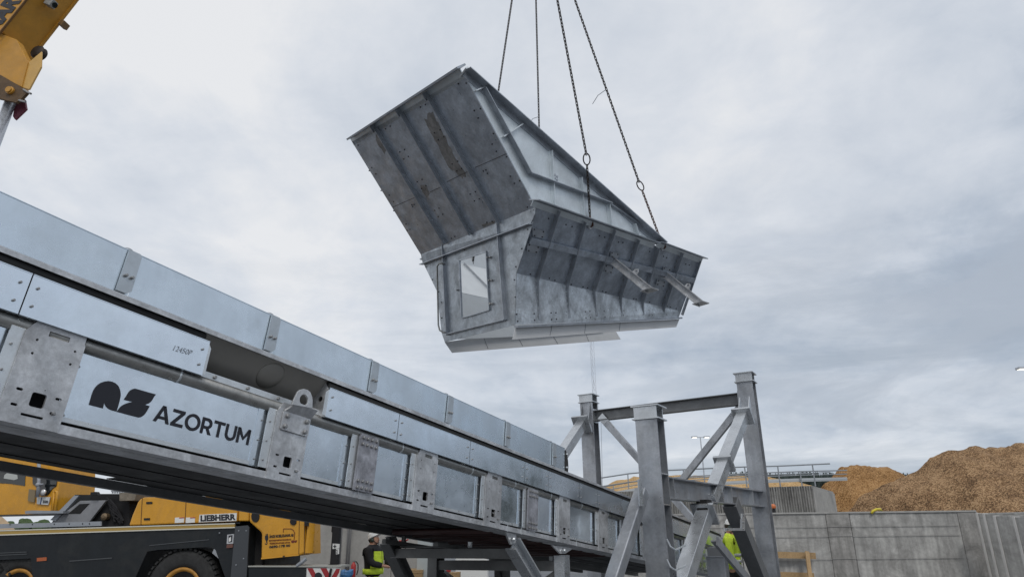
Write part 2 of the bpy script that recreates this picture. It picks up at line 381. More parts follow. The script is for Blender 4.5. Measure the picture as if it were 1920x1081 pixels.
# right-hand retaining wall of cast slabs
def pt(u, dep, z=0.): p = at(u, HZ(u), dep); return V((p.x, p.y, z))
WZ = at(1600, 961, 20).z
rw = thing('retaining_wall', 'long low grey concrete retaining wall in front of the chip heaps', 'wall', pt(1500, 20))
def slab(u0, u1, d0, d1, z1, th, name='wall_slab', mat=CONC, z0=0, par=None):
    a, b = pt(u0, d0), pt(u1, d1); m = MB(); nrm = (b-a).cross(ZUP).normalized()
    if nrm.dot(CAM-a) < 0: nrm = -nrm
    m.plate([a+ZUP*z0, b+ZUP*z0, b+ZUP*z1, a+ZUP*z1], nrm, th); return m.build(name, mat, par or rw, bevel=.012)
edges = [1150, 1300, 1421, 1552, 1597, 1801, 1840]
for i, (a, b) in enumerate(zip(edges, edges[1:])):
    slab(a+.35, b-.35, 20+(.0 if i % 2 else .02), 20+(.0 if i % 2 else .02), WZ-(.004 if i % 2 else 0), .22, mat=CONCD if i in (3, 5) else CONC)
for (q0, q1) in ((1305, 1418), (1424, 1548), (1602, 1798)):
    m = MB()
    for k in range(random.randint(3, 5)): u = random.uniform(q0, q1); m.lathe(at(u, random.uniform(972, 1075), 19.985), V((0, -1, 0)), [(0, .022), (.006, .022)], 8)
    for sl_ in [o for o in rw.children if o.name.startswith('wall_slab')][-5:-4]: merge(sl_, m, HOLE)
capm = MB(); a, b = pt(1150, 20.02), pt(1836, 20.02); capm.bar(a+V((0, .11, WZ+.02)), b+V((0, .11, WZ+.02)), .30, .045); capm.build('coping', CONC2, rw)
for k, v in enumerate((986, 1004, 1046)):
    z = at(1600, v, 19.97).z; m = MB(); m.bar(pt(1150, 19.99)+ZUP*z, pt(1798, 19.99)+ZUP*z, .012, .010); m.build('casting_line', M('joint_dirt', (.30, .295, .285), .9), rw)
# stepped slabs where the wall turns towards the yard
for k, (u, dp) in enumerate(((1840, 19.2), (1853, 18.2), (1872, 17.0), (1908, 15.8))):
    rs = thing('wall_block', ['first stepped concrete block where the long wall turns at the right edge', 'second stepped concrete block, narrow strip beside the wall corner', 'third stepped concrete block, with the widest pale end face at the right edge', 'nearest stepped concrete block, cut by the right edge of the photo'][k], 'concrete block', pt(u, dp), 'stepped concrete blocks')
    zt = at(u, (961, 962, 966, 968)[k], dp).z
    slab(u, u+260, dp, dp-2.4, zt, .16, 'slab', CONC, 0, rs)
    a = pt(u, dp); m = MB(); dd = (pt(u+260, dp-2.4)-a).normalized(); nn = dd.cross(ZUP); nn = nn if nn.dot(CAM-a) > 0 else -nn
    m.box(a-dd*.032-nn*.08+ZUP*zt/2, dd*.03, nn*.1, ZUP*(zt/2+.01)); m.build('end_rib', M('new_concrete', (.50, .49, .47), .85, 0, .1, 2), rs, bevel=.01)
    m = MB(); a2 = a-nn*.5; m.bar(a2+ZUP*.1, a2+dd*4+ZUP*.1, 1.2, .2); m.build('foot', CONC, rs)
# ribbed silo wall
sw = thing('ribbed_silo', 'dark ribbed concrete silo with a walkway on top, above the long wall', 'silo', pt(1350, 31))
def ribbed(u0, d0, u1, d1, z1, n):
    a, b = pt(u0, d0), pt(u1, d1); nn = (b-a).cross(ZUP).normalized(); nn = nn if nn.dot(CAM-a) > 0 else -nn
    m = MB(); prof = []
    for i in range(n):
        for k, o in ((0, 0), (.35, 0), (.5, .05), (.85, .05)): prof.append(a+(b-a)*((i+k)/n)+nn*o)
    prof.append(b); P = len(prof); m.add(prof+[p+ZUP*z1 for p in prof], [(i, i+1, P+i+1, P+i) for i in range(P-1)]); return m
SZ = at(1535, 908, 30).z
RIBC = M('ribbed_concrete', (.27, .265, .25), .9, 0, .22, .8, .1, 12, 0, 40, .42, (.09, .085, .08), .6)
ribbed(1110, 33, 1536, 30, SZ, 95).build('front_wall', RIBC, sw); ribbed(1536, 30, 1574, 35, SZ-.1, 26).build('end_wall', CONC2, sw)
m = MB(); q = [pt(1110, 33), pt(1536, 30), pt(1574, 35), pt(1140, 38)]; m.plate([p+ZUP*SZ for p in q], ZUP, .2); m.build('deck', CONC2, sw)
# railing on the silo
RAIL = M('railing_steel', (.30, .32, .34), .45, .6)
def railing(name, tops, posts, dep, drops, label, rr=.028, low=None):
    t = thing(name, label, 'railing', pt(tops[len(tops)//2][0], dep, SZ-.3))
    P = lambda u, v: at(u, v, dep(u) if callable(dep) else dep)
    def tv(u):
        for (a, b), (c, d) in zip(tops, tops[1:]):
            if a <= u <= c: return b+(d-b)*(u-a)/(c-a)
        return tops[-1][1]
    m = MB(); m.tube([P(u, v) for u, v in tops], rr, 6); m.build('top_rail', RAIL, t)
    for d_ in drops:
        m = MB(); m.tube([P(u, v+d_) for u, v in tops], rr*.75, 6); m.build('mid_rail', RAIL, t)
    for u in posts:
        m = MB(); p = P(u, tv(u)); m.bar(p, V((p.x, p.y, SZ-.02)) if p.z > SZ else p-ZUP*.8, .06, .04, V((1, 0, 0))); m.build('post', RAIL, t)
    if low:
        m = MB(); pp = [P(u, v+low) for u, v in tops]
        for a, b in zip(pp, pp[1:]): m.bar(a, b, .05, .16); m.bar(a+ZUP*.0, b, .09, .05)
        m.build('guard_beam', M('guard_beam_zinc', (.5, .52, .53), .4, .6), t)
railing('walkway_railing', [(1128, 895), (1180, 887), (1240, 881.5), (1337, 877), (1395, 874.5), (1458, 873), (1524, 870), (1556, 868.5)], [1177, 1281, 1337, 1396, 1458, 1523], 31, [16], 'grey tube railing with tall posts along the top of the ribbed silo', .03)
railing('guard_railing', [(1130, 912), (1200, 900), (1300, 892), (1400, 887), (1500, 883), (1588, 881)], [1150, 1230, 1320, 1410, 1500], 34, [7], 'lower pale guard rail behind the tall post railing', .03, 16)
# lattice mast far away
mt = thing('lattice_mast', 'tall thin lattice radio mast rising under the hanging hopper', 'mast', pt(1114, 95))
MASTM = M('mast_steel', (.46, .49, .53), .6, .1)
b0 = pt(1128, 95); ztop = at(1108, 560, 95).z; legs = [V((math.cos(a), math.sin(a), 0))*.32 for a in (.3, 2.4, 4.5)]
for l in legs:
    m = MB(); m.bar(b0+l, b0+l+ZUP*ztop, .035, .035, V((1, 0, 0))); m.build('leg', MASTM, mt)
m = MB(); z = 0; k = 0
while z < ztop:
    for i in range(3): m.bar(b0+legs[i]+ZUP*z, b0+legs[(i+1) % 3]+ZUP*(z+.85), .018, .018)
    z += .85
m.build('lacing', MASTM, mt)
m = MB(); m.tube([b0+ZUP*(ztop*.72), at(1127, 790, 93), pt(1131, 92)], .03, 4); m.build('guy_wire', MASTM, mt)
# floodlight poles
LAMPM = bpy.data.materials.new('lit_lamp_glass'); LAMPM.use_nodes = True; bb = LAMPM.node_tree.nodes['Principled BSDF']; bb.inputs['Emission Color'].default_value = (1, .93, .8, 1); bb.inputs['Emission Strength'].default_value = 1.6
def flood(u, v, dep, label, s=1.):
    top = at(u, v, dep).z; b = V((*at(u, v, dep).xy, 0)); t = thing('floodlight_pole', label, 'light pole', b, 'floodlight poles')
    m = MB(); m.tube([b, b+ZUP*top], [.16*s, .07*s], 8); m.build('pole', MASTM, t)
    m = MB(); m.bar(b+V((-.9*s, 0, top)), b+V((.9*s, 0, top)), .08*s, .08*s); m.build('crossarm', MASTM, t)
    for q in (-.85, .85):
        c = b+V((q*s, -.1, top+.02)); m = MB(); m.box(c, V((.38*s, 0, 0)), V((0, .25*s, 0)), ZUP*.09*s); h = m.build('lamp_head', MASTM, t)
        m = MB(); m.box(c-ZUP*.1*s+V((0, -.05, 0)), V((.3*s, 0, 0)), V((0, .2*s, 0)), ZUP*.03*s); m.build('lamp_glass', LAMPM, h)
flood(1313, 819, 95, 'slim twin headed floodlight pole behind the steel frame')
flood(1932, 691, 60, 'tall floodlight pole cut off by the right edge', 1.)
# small things on the wall
t = thing('warning_beacon', 'small orange beacon on a black foot standing on the long wall', 'beacon', V((*pt(1456, 20.1).xy, WZ)))
p = V((*pt(1456, 20.1).xy, WZ+.04)); m = MB(); m.lathe(p, ZUP, [(0, .05), (.10, .05), (.12, .03)], 10); m.build('foot', CLOTH, t)
m = MB(); m.lathe(p+ZUP*.12, ZUP, [(0, .06), (.03, .075), (.09, .07), (.13, .03)], 12); m.build('lens', M('orange_lens', (.55, .16, .05), .3), t, True)
m = MB(); m.tube([at(1634, 962, 20.1), at(1637, 957, 20.1), at(1643, 954, 20.2), at(1650, 953.5, 20.4), at(1656, 962, 21)], .035, 8); m.build('yellow_hose', M('yellow_rubber', (.62, .5, .03), .5), None, True, 'short yellow hose bent over the top of the long wall', 'hose')
t = thing('leaning_timbers', 'pale timber frame of battens leaning on the long wall', 'timber', pt(1495, 19.5))
for (a, b, hh) in (((1455, 1039), (1529, 1041), .17), ((1462, 1077), (1526, 1079), .17)):
    m = MB(); m.bar(at(*a, 19.6), at(*b, 19.6), .05, hh); m.build('plank', WOOD, t)
m = MB(); m.bar(at(1513, 1033, 19.5), V((*pt(1506, 19.3).xy, .0)), .05, .11, V((1, 0, 0))); m.build('batten', WOOD, t)
# left concrete wall
lw = thing('concrete_wall', 'tall plain concrete wall behind the man in the dark jacket', 'wall', pt(660, 18))
e = [480, 640, 736, 806]
for a, b in zip(e, e[1:]): slab(a+.4, b-.4, 18, 18, 2.7, .25, 'wall_panel', CONC2, 0, lw)
m = MB(); a = pt(646, 17.9); m.box(a+ZUP*1.35, V((.12, 0, 0)), V((0, .1, 0)), ZUP*1.35); m.build('pilaster', CONC2, lw)
for u in (640, 652.5, 657):
    m = MB(); p = pt(u, 17.6); m.tube([p+ZUP*.02, p+ZUP*2.6], .022, 8); m.build('conduit_pipe', M('conduit_dark', (.12, .12, .125), .5), None, True, {640: 'dark conduit pipe beside the black post on the concrete wall', 652.5: 'middle dark conduit pipe running up the concrete wall', 657: 'right dark conduit pipe, above the fire extinguisher'}[u], 'pipe', 'conduit pipes')
t = thing('fire_extinguisher', 'red fire extinguisher with black hose hung low on the concrete wall', 'extinguisher', at(661.5, 1079, 17))
p = at(661.5, 1081, 17); h = (at(661.5, 1056, 17)-p).length
m = MB(); m.lathe(p, ZUP, [(0, .05), (.02, .062), (h-.06, .062), (h-.01, .035), (h+.02, .02)], 16); m.build('cylinder', RED, t, True)
m = MB(); m.bar(p+V((-.03, 0, h+.03)), p+V((.05, 0, h+.04)), .03, .03); m.build('valve', BOLT, t)
m = MB(); m.tube([p+ZUP*(h+.02), p+V((.06, 0, h+.03)), p+V((.11, 0, h-.03)), p+V((.12, 0, h*.5)), p+V((.09, 0, .05))], .014, 6); m.build('hose', CLOTH, t)
m = MB(); c = at(646, 1092, 16)
for i in range(1): m.ball(c, .2, 22, 14, (1.1, .8, 1.4))
for p in m.v:
    q = p-c; p += q*(noise.fractal(q*6, 1, 2, 4)*.55)
m.v = [V((p.x, p.y, max(p.z, .0))) for p in m.v]
m.build('tarp_bundle', BLUEP, None, False, 'crumpled blue tarpaulin bundle beside the red extinguisher', 'tarpaulin')
m = MB(); c = V((*pt(646, 16).xy, 0)); 
for k in range(5): m.box(c+ZUP*(.04+k*.08), V((.42, 0, 0)), V((0, .3, 0)), ZUP*.036)
m.build('pallet_stack', WOOD, None, False, 'low stack of pallets carrying the blue tarpaulin', 'pallets')
t = thing('sack_truck', 'red handled sack truck parked against the concrete wall', 'hand truck', pt(755, 16.8))
c = pt(755, 16.8); zt = at(755, 1013, 16.8).z
for q in (-.08, .08):
    m = MB(); m.tube([c+V((q, 0, .15)), c+V((q, 0, zt))], .016, 8); m.build('upright', CLOTH, t)
    m = MB(); m.lathe(c+V((q*2.2-.03, .1, .13)), V((1, 0, 0)), [(0, .13), (.06, .13)], 16); m.build('wheel', RUB, t)
m = MB(); m.tube([c+V((-.085, 0, zt-.12)), c+V((-.08, 0, zt)), c+V((.1, 0, zt+.01)), c+V((.14, -.05, zt+.03))], .018, 8); m.build('handle', RED, t)
m = MB(); m.box(c+V((0, -.06, .75)), V((.1, 0, 0)), V((0, .05, 0)), ZUP*.22); m.build('cross_plate', CLOTH, t)
m = MB(); m.box(c+V((0, -.15, .03)), V((.2, 0, 0)), V((0, .15, 0)), ZUP*.01); m.build('toe_plate', CLOTH, t)
t = thing('timber_stack', 'stack of pale planks beside the grey cabinet', 'timber', pt(774, 17))
zt = at(774, 1063, 17).z; k = 0; z = 0
while z < zt-.03:
    m = MB(); m.box(pt(774, 17)+V((random.uniform(-.02, .02), 0, z+.04)), V((.32, 0, 0)), V((0, .5, 0)), ZUP*.036); m.build('plank', WOOD, t); z += .08
t = thing('switch_cabinet', 'plain grey electrical cabinet with a blue round sign', 'cabinet', pt(798, 16.9))
c = pt(798, 16.9); m = MB(); m.box(c+ZUP*.9, V((.175, 0, 0)), V((0, .15, 0)), ZUP*.9); m.build('housing', M('cabinet_grey', (.42, .46, .47), .45, 0, .05, 3), t, bevel=.01)
p = at(802.5, 1045, 16.7); m = MB(); m.lathe(p, V((0, -1, 0)), [(0, .035), (.006, .035)], 20); m.build('round_sign', M('sign_blue', (.02, .05, .25), .4), t)
# pallet wrapped in white film, and an orange red can, seen through the trestle
t = thing('wrapped_pallet', 'white film wrapped pallet glimpsed between the trestle braces', 'pallet', pt(886, 21))
c = pt(886, 21); m = MB(); m.box(c+ZUP*.62, V((.48, 0, 0)), V((0, .4, 0)), ZUP*.48); m.build('wrapped_load', WHITE, t, bevel=.04)
m = MB(); [m.box(c+V((q, 0, .07)), V((.05, 0, 0)), V((0, .4, 0)), ZUP*.065) for q in (-.4, 0, .4)]; m.build('pallet_base', WOOD, t)
t = thing('fuel_can', 'small red fuel can on a wooden crate behind the trestle', 'can', pt(843, 17)+ZUP*.7)
c = at(841, 1065, 17); m = MB(); m.box(c, V((.055, 0, 0)), V((0, .08, 0)), ZUP*.075); m.build('can_body', RED, t, bevel=.015)
m = MB(); m.tube([c+V((-.03, 0, .075)), c+V((-.02, 0, .1)), c+V((.03, 0, .1)), c+V((.04, 0, .075))], .009, 6); m.build('can_handle', RED, t)
m = MB(); zc = c.z-.077
for k in range(5): m.box(V((c.x+.06, c.y+.1, zc*(k+.5)/5)), V((.22, 0, 0)), V((0, .2, 0)), ZUP*(zc/10-.008))
for q in (-.18, .18): m.box(V((c.x+.06+q, c.y-.08, zc/2)), V((.03, 0, 0)), V((0, .012, 0)), ZUP*zc/2)
m.build('wooden_crate', WOOD, None, False, 'slatted wooden crate under the red fuel can', 'crate')
#@@CONVEYOR
# ------------------------------------------------------------------ the inclined conveyor
SC = 2/3
cdir = ray(1808, 1180).normalized()
cw = (ZUP-cdir*cdir.z).normalized(); cn = cdir.cross(cw).normalized()
CO = CAM+ray(0, 788)*5*SC
CP = Plane(CO, cn)
def cp(s, w_, o=0.): return CO+(cdir*s+cw*w_+cn*o)*SC
def ci(u, v, off=0.): p = CP.p(u, v, off*SC)-CO; return p.dot(cdir)/SC, p.dot(cw)/SC
def cbox(m, s0, s1, w0, w1, o0, o1): return m.hull8([cp(s0, w0, o0), cp(s1, w0, o0), cp(s1, w0, o1), cp(s0, w0, o1), cp(s0, w1, o0), cp(s1, w1, o0), cp(s1, w1, o1), cp(s0, w1, o1)])
def cplate(m, pts, off, th, holes=()): return m.plate([cp(s, w_, off) for s, w_ in pts], cn, th*SC, [[cp(s, w_, off) for s, w_ in h] for h in holes])
def cbolt(m, s, w_, off, r=.018, h=.02): return m.lathe(cp(s, w_, off), cn, [(0, r*SC), (h*SC*.8, r*SC), (h*SC, r*.7*SC)], 7)
S0, S1, WID = -3.6, 19.5, 2.73
cv = thing('belt_conveyor', 'long inclined galvanised belt conveyor running across the photo', 'conveyor', cp(6, 0, -1.3))
m = MB(); cbox(m, S0, S1, 0, .068, -.14, 0); cbox(m, S0, S1, -.004, .012, -.4, -.141); m.build('bottom_chord', GALV, cv)
m = MB(); cbox(m, S0, S1, 0.0, .10, -WID, -WID+.1); m.build('bottom_chord', DBRACE, cv)
m = MB(); m.tube([cp(S0, .735, -.07), cp(S1, .735, -.07)], .066*SC, 16); m.build('top_pipe', PIPE, cv, True)
s = -.33
while s < S1:
    m = MB(); m.tube([cp(s, .735, -.07), cp(s+.022, .735, -.07)], .070*SC, 16); s += 1.24 if s > 5 else 1.62
    m.build('pipe_collar', GALV_L, cv, True)
m = MB(); m.tube([cp(S0, .735, -WID+.07), cp(S1, .735, -WID+.07)], .066*SC, 10); m.build('top_pipe', PIPE, cv, True)
plates = [-.045, 2.45, 4.82, 6.5, 8.88, 10.58, 12.95, 14.65, 17.02, 18.72]; splices = [3.70, 7.76, 11.83, 15.9]
lefts = [-2.55, -1.7]
allp = [-3.5, -1.98]+plates
def slot(c, a, b, n=4):
    s, w_ = c; return [(s+a*math.cos(t)*1., w_+b*math.sin(t)) if False else (s+(a-b)*(1 if math.cos(t) > 0 else -1)+b*math.cos(t), w_+b*math.sin(t)) for t in [2*math.pi*(i+.5)/(4*n) for i in range(4*n)]]
def rrect(s0, s1, w0, w1, r):
    out = []
    for cx_, cy_, a in ((s1-r, w1-r, 0), (s0+r, w1-r, 90), (s0+r, w0+r, 180), (s1-r, w0+r, 270)):
        out += [(cx_+r*math.cos(R_(a+k*30)), cy_+r*math.sin(R_(a+k*30))) for k in range(4)]
    return out
def circ(s, w_, r, n=10): return [(s+r*math.cos(2*math.pi*i/n), w_+r*math.sin(2*math.pi*i/n)) for i in range(n)]
for p in allp:
    m = MB(); q = lambda a, b: (p+.045+a, b)
    holes = [rrect(p+.185, p+.292, .146, .255, .018), rrect(p+.155, p+.315, .068, .087, .006)]
    for (a, b) in ((.047, .25), (.045, .133), (.334, .246), (.326, .131)): holes.append(slot(q(a, b), .024, .0105))
    for (a, b) in ((.048, .641), (.047, .532), (.34, .641), (.336, .532)): holes.append(circ(*q(a, b), .0105))
    holes.append([q(.115, .694), q(.274, .694), q(.274, .736), q(.115, .736)])
    holes.append(circ(*q(.22, .285), .005, 6))
    out = [(p, .0), (p+.45, 0), (p+.45, .705), (p+.44, .72), (p+.44, .79), (p+.06, .79), (p+.02, .73), (p, .69)]
    cplate(m, out, .014, .02, holes); o = m.build('upright_plate', GALV, cv)
    m = MB(); cbolt(m, p+.37, .13, .014, .014, .03); merge(o, m, BOLT)
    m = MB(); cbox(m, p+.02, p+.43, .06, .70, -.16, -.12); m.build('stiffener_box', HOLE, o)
# lifting lug on the second upright
m = MB(); cplate(m, rrect(2.505, 2.89, .505, .70, .02), .035, .018); lug = m.build('lifting_lug', GALV, cv, bevel=.003)
m = MB(); A = [(2.52, .70), (2.89, .70)]; B = [(2.60, .78), (2.93, .78)]
t0 = [cp(*A[0], .035), cp(*A[1], .035), cp(2.90, .79, .11), cp(2.60, .79, .11)]; m.plate(t0, (t0[1]-t0[0]).cross(t0[3]-t0[0]), .015); m.build('gusset', GALV, lug)
ci2 = lambda u, v: ci(u, v, .11)
tg = [ci2(*x) for x in ((547, 758), (554, 742), (559, 733), (564, 729.5), (570, 728.5), (577, 730), (582.5, 735), (585.5, 743), (586.5, 752), (586, 765))]
m = MB(); hc = ci2(570, 749.3); cplate(m, tg, .11, .022, [circ(*hc, .058, 18)]); m.build('lug_eye', GALV, lug, bevel=.003)
m = MB(); [cbolt(m, a, b, .035, .026, .03) for a, b in ((2.56, .655), (2.55, .545), (2.835, .655), (2.83, .545))]; merge(lug, m, BOLT)
for p in splices:
    m = MB(); cplate(m, [(p, .08), (p+.33, .08), (p+.33, .715), (p+.30, .73), (p+.02, .73), (p, .70)], .03, .022); sp = m.build('splice_plate', M('splice_zinc', (.38, .38, .41), .45, .6, .45, 9, .12, 40), cv)
    m = MB(); [cbolt(m, p+.05+.078*i, b, .03, .02, .025) for i in range(4) for b in (.115, .19, .61, .685)]; merge(sp, m, BOLT)
    m = MB(); cbox(m, p+.1, p+.115, 0.0, .08, 0, .012); cbox(m, p+.0, p+.4, .02, .79, -.16, -.05); m.build('backing_plate', GALV, sp)
# recessed side panels with their jambs and ledges
allx = sorted([(p, .45) for p in allp]+[(p, .33) for p in splices])
panels = []
for (a, wa), (b, wb) in zip(allx, allx[1:]):
    if b-a-wa < .3: continue
    s0, s1 = a+wa, b
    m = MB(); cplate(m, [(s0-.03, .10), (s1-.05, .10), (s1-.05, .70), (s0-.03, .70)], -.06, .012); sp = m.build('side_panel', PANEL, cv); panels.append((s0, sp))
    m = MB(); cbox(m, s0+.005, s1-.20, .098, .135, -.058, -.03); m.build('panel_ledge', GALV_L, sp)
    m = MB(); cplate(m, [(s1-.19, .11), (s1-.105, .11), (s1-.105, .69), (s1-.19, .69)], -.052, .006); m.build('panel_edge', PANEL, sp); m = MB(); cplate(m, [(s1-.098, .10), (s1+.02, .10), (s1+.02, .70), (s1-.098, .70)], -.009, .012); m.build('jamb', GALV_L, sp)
    m = MB()
    for w_ in (.17, .36, .56):
        cbolt(m, s1-.13, w_, -.05, .009, .012); cbolt(m, s1-.06, w_, -.009, .010, .010)
    for w_ in (.15, .55): cbolt(m, s0+.03, w_, -.06, .010, .02)
    merge(sp, m, BOLT)
# the lettering panel
lp = [p for s0, p in panels if .3 < s0 < .5][0]
q_ = lambda u, v: cp(*ci(u, v, -.055), -.055)
crop = lambda x, y: q_(x/3.6025, 560+y/3.6025)
def bez(a, b, c, n=6): return [((1-t)**2*a[0]+2*t*(1-t)*b[0]+t*t*c[0], (1-t)**2*a[1]+2*t*(1-t)*b[1]+t*t*c[1]) for t in [i/n for i in range(n+1)]]
Ash = [(602, 714)]+bez((622, 645), (648, 556), (735, 553))+bez((735, 553), (812, 562), (816, 640))+bez((816, 650), (815, 675), (788, 759), 4)+bez((786, 759), (708, 745), (707, 693))+[(706, 693), (696, 738)]
Zsh = [(838, 680)]+bez((868, 633), (884, 607), (912, 604))+[(1055, 644)]+bez((1040, 662), (1022, 706), (985, 712))+[(985, 715), (1012, 723)]+bez((1000, 745), (972, 800), (938, 800))+[(790, 761)]+bez((815, 727), (850, 700), (897, 694))
m = MB(); m.plate([crop(*x) for x in Ash], cn, .002); m.plate([crop(*x) for x in Zsh], cn, .002); m.build('logo', BLACK, lp)
def stroke_letters(org, xd, yd, wid, hgt):
    m = MB(); t = .19; asp = wid/hgt/1.0
    P = lambda x, y: org+xd*(x*hgt)+yd*(y*hgt)
    def poly(pts): m.plate([P(*q) for q in pts], cn, .0015)
    def rng(cx_, cy_, rx, ry, a0, a1, n=18):
        o = [(cx_+rx*math.cos(R_(a0+(a1-a0)*k/n)), cy_+ry*math.sin(R_(a0+(a1-a0)*k/n))) for k in range(n+1)]; q = [(cx_+(rx-t)*math.cos(R_(a1+(a0-a1)*k/n)), cy_+(ry-t)*math.sin(R_(a1+(a0-a1)*k/n))) for k in range(n+1)]; return o+q
    ws = [1.04, .82, 1.06, .80, .82, .84, 1.02]; k = (asp-sum(ws))/6; x = 0
    for ch_, w_ in zip('AZORTUM', ws):
        q = lambda pts: poly([(x+a, b) for a, b in pts])
        if ch_ == 'A': q([(0, 0), (.21, 0), (w_/2+.02, .82), (w_/2+.10, 1), (w_/2-.10, 1)]); q([(w_, 0), (w_-.21, 0), (w_/2-.02, .82), (w_/2-.10, 1), (w_/2+.10, 1)]); q([(.2, .2), (w_-.2, .2), (w_-.26, .37), (.26, .37)])
        if ch_ == 'Z': q([(0, 0), (w_, 0), (w_, t), (0, t)]); q([(0, 1-t), (w_, 1-t), (w_, 1), (0, 1)]); q([(0, t*.9), (.27, t*.9), (w_, 1-t*.9), (w_-.27, 1-t*.9)])
        if ch_ == 'O': q(rng(w_/2, .5, w_/2, .52, 0, 180)); q(rng(w_/2, .5, w_/2, .52, 180, 360))
        if ch_ == 'R': q([(0, 0), (t, 0), (t, 1), (0, 1)]); q([(t, 1-t), (.4, 1-t), (.4, 1), (t, 1)]); q([(t, .32), (.4, .32), (.4, .32+t*.95), (t, .32+t*.95)]); q(rng(.4, .66, .36, .34, -90, 90)); q([(.36, .36), (.56, .36), (w_, 0), (w_-.23, 0)])
        if ch_ == 'T': q([(0, 1-t), (w_, 1-t), (w_, 1), (0, 1)]); q([(w_/2-t/2, 0), (w_/2+t/2, 0), (w_/2+t/2, 1-t), (w_/2-t/2, 1-t)])
        if ch_ == 'U': q([(0, .38), (t, .38), (t, 1), (0, 1)]); q([(w_-t, .38), (w_, .38), (w_, 1), (w_-t, 1)]); q(rng(w_/2, .39, w_/2, .41, 180, 360))
        if ch_ == 'M': q([(0, 0), (t, 0), (t, .95), (0, 1)]); q([(w_-t, 0), (w_, 0), (w_, 1), (w_-t, .95)]); q([(0, 1), (.2, 1), (w_/2+.09, .42), (w_/2, .22), (w_/2-.09, .42)][:2]+[(w_/2+.02, .40), (w_/2, .22), (.04, .82)]); q([(w_, 1), (w_-.2, 1), (w_/2-.02, .40), (w_/2, .22), (w_-.04, .82)])
        x += w_+k
    return m
stroke_letters(cp(1.175, .285, -.055), cdir, cw, 1.047*SC, .151*SC).build('company_lettering', BLACK, lp)
# cover sheets over the pipe
W1 = lambda v, off: ci(0, v, off)[1]
cov = [(-3.6, -1.77), (-1.76, -.15), (-.14, 1.475), (3.09, 4.335), (4.345, 5.975), (5.985, 7.59), (7.60, 8.425), (8.435, 9.665), (9.675, 10.485), (10.495, 12.175), (12.185, 13.8), (13.81, 15.4), (15.41, 17), (17.01, 19.4)]
cw0, cw1 = W1(576, .04), W1(490, .04)
for a, b in cov:
    m = MB(); cplate(m, [(a, cw0), (b, cw0), (b, cw1), (a, cw1)], .04, .008); cbox(m, a, b, cw0-.004, cw0+.004, -.0, .044); cbox(m, a, b, cw1-.003, cw1+.003, .0, .044); c_ = m.build('cover_sheet', PANEL, cv)
    m = MB()
    for s in (a+.06, b-.06):
        for w_ in (cw0+.085, cw0+.235): cbolt(m, s, w_, .04, .011, .018)
    merge(c_, m, BOLT)
    if a == -.14:
        text('pencil_mark', '12450P', cp(1.13, cw0+.13, .04), cdir+cw*.06, cw, .19*SC, .05*SC, M('pencil', (.27, .30, .34), .7), c_, -.01, .2)
    if a in (-.14, 3.09):
        m = MB(); sgn = b if a == -.14 else a; e_ = .03 if a == -.14 else -.05
        cplate(m, [(sgn-.0, cw0+.01), (sgn+e_, cw0+.01), (sgn+e_, cw1-.06), (sgn, cw1-.02)], .036, .006); m.build('end_return', GALV_L, c_)
# end plate closing the cover box, with a round hole
a_ = [cp(3.085, cw0, .03), cp(3.085, cw0+.30, .03), cp(3.085, 1.20, -.06), cp(3.085, 1.20, -.18), cp(3.085, cw0, -.30)]
hc = cp(3.085, .99, -.08); hol = [hc+(cw*math.cos(t)+cn*math.sin(t))*.032*SC for t in [i*math.pi/6 for i in range(12)]]
m = MB(); m.plate(a_, -cdir, .006, [hol]); m.build('end_plate', GALV, cv)
# sloping trough plates, ledge, rims
for sg, nm in ((0, 'near'), (1, 'far')):
    O_ = (lambda o: o) if not sg else (lambda o: -WID-o)
    m = MB(); q = [cp(S0, 1.215, O_(-.01)), cp(S1, 1.215, O_(-.01)), cp(S1, .80, O_(-.36)), cp(S0, .80, O_(-.36))]; nn = (q[1]-q[0]).cross(q[3]-q[0]); m.plate(q, nn if (nn.z < 0) else -nn, .006); m.build('trough_plate', TROUGH, cv)
    m = MB(); w0, w1 = W1(467, .03), W1(460, .03)
    cbox(m, S0, S1, w0-.006, w1, *(sorted((O_(-.06), O_(.03))))); cbox(m, S0, S1, w0-.02, w0+.02, *(sorted((O_(.031), O_(.040))))); m.build('deck_rim', GALV, cv)
    m = MB(); cbox(m, S0, S1, .80, .87, *(sorted((O_(-.10), O_(-.09))))); ledge = m.build('ledge', GALV_L, cv) if not sg else m.build('ledge', GALV_L, cv) and ledge
m = MB(); [cbolt(m, s, .84, -.09, .018, .02) for s in (1.7, 2.1, 2.5)]; merge(ledge, m, BOLT)
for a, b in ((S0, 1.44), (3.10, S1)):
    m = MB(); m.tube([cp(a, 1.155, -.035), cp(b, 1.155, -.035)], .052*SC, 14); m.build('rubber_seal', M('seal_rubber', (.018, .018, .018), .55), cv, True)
tn = (cp(0, 1.215, -.01)-cp(0, .80, -.36)).cross(cdir).normalized(); tn = tn if tn.dot(cn) > 0 else -tn
TRP = Plane(cp(0, 1.215, -.01), tn); c = TRP.p(507, 704)
m = MB(); m.lathe(c, tn, [(0, .105), (.004, .10), (.014, .07), (.018, .03)], 28); m.build('oval_cap', TROUGH, cv, True)
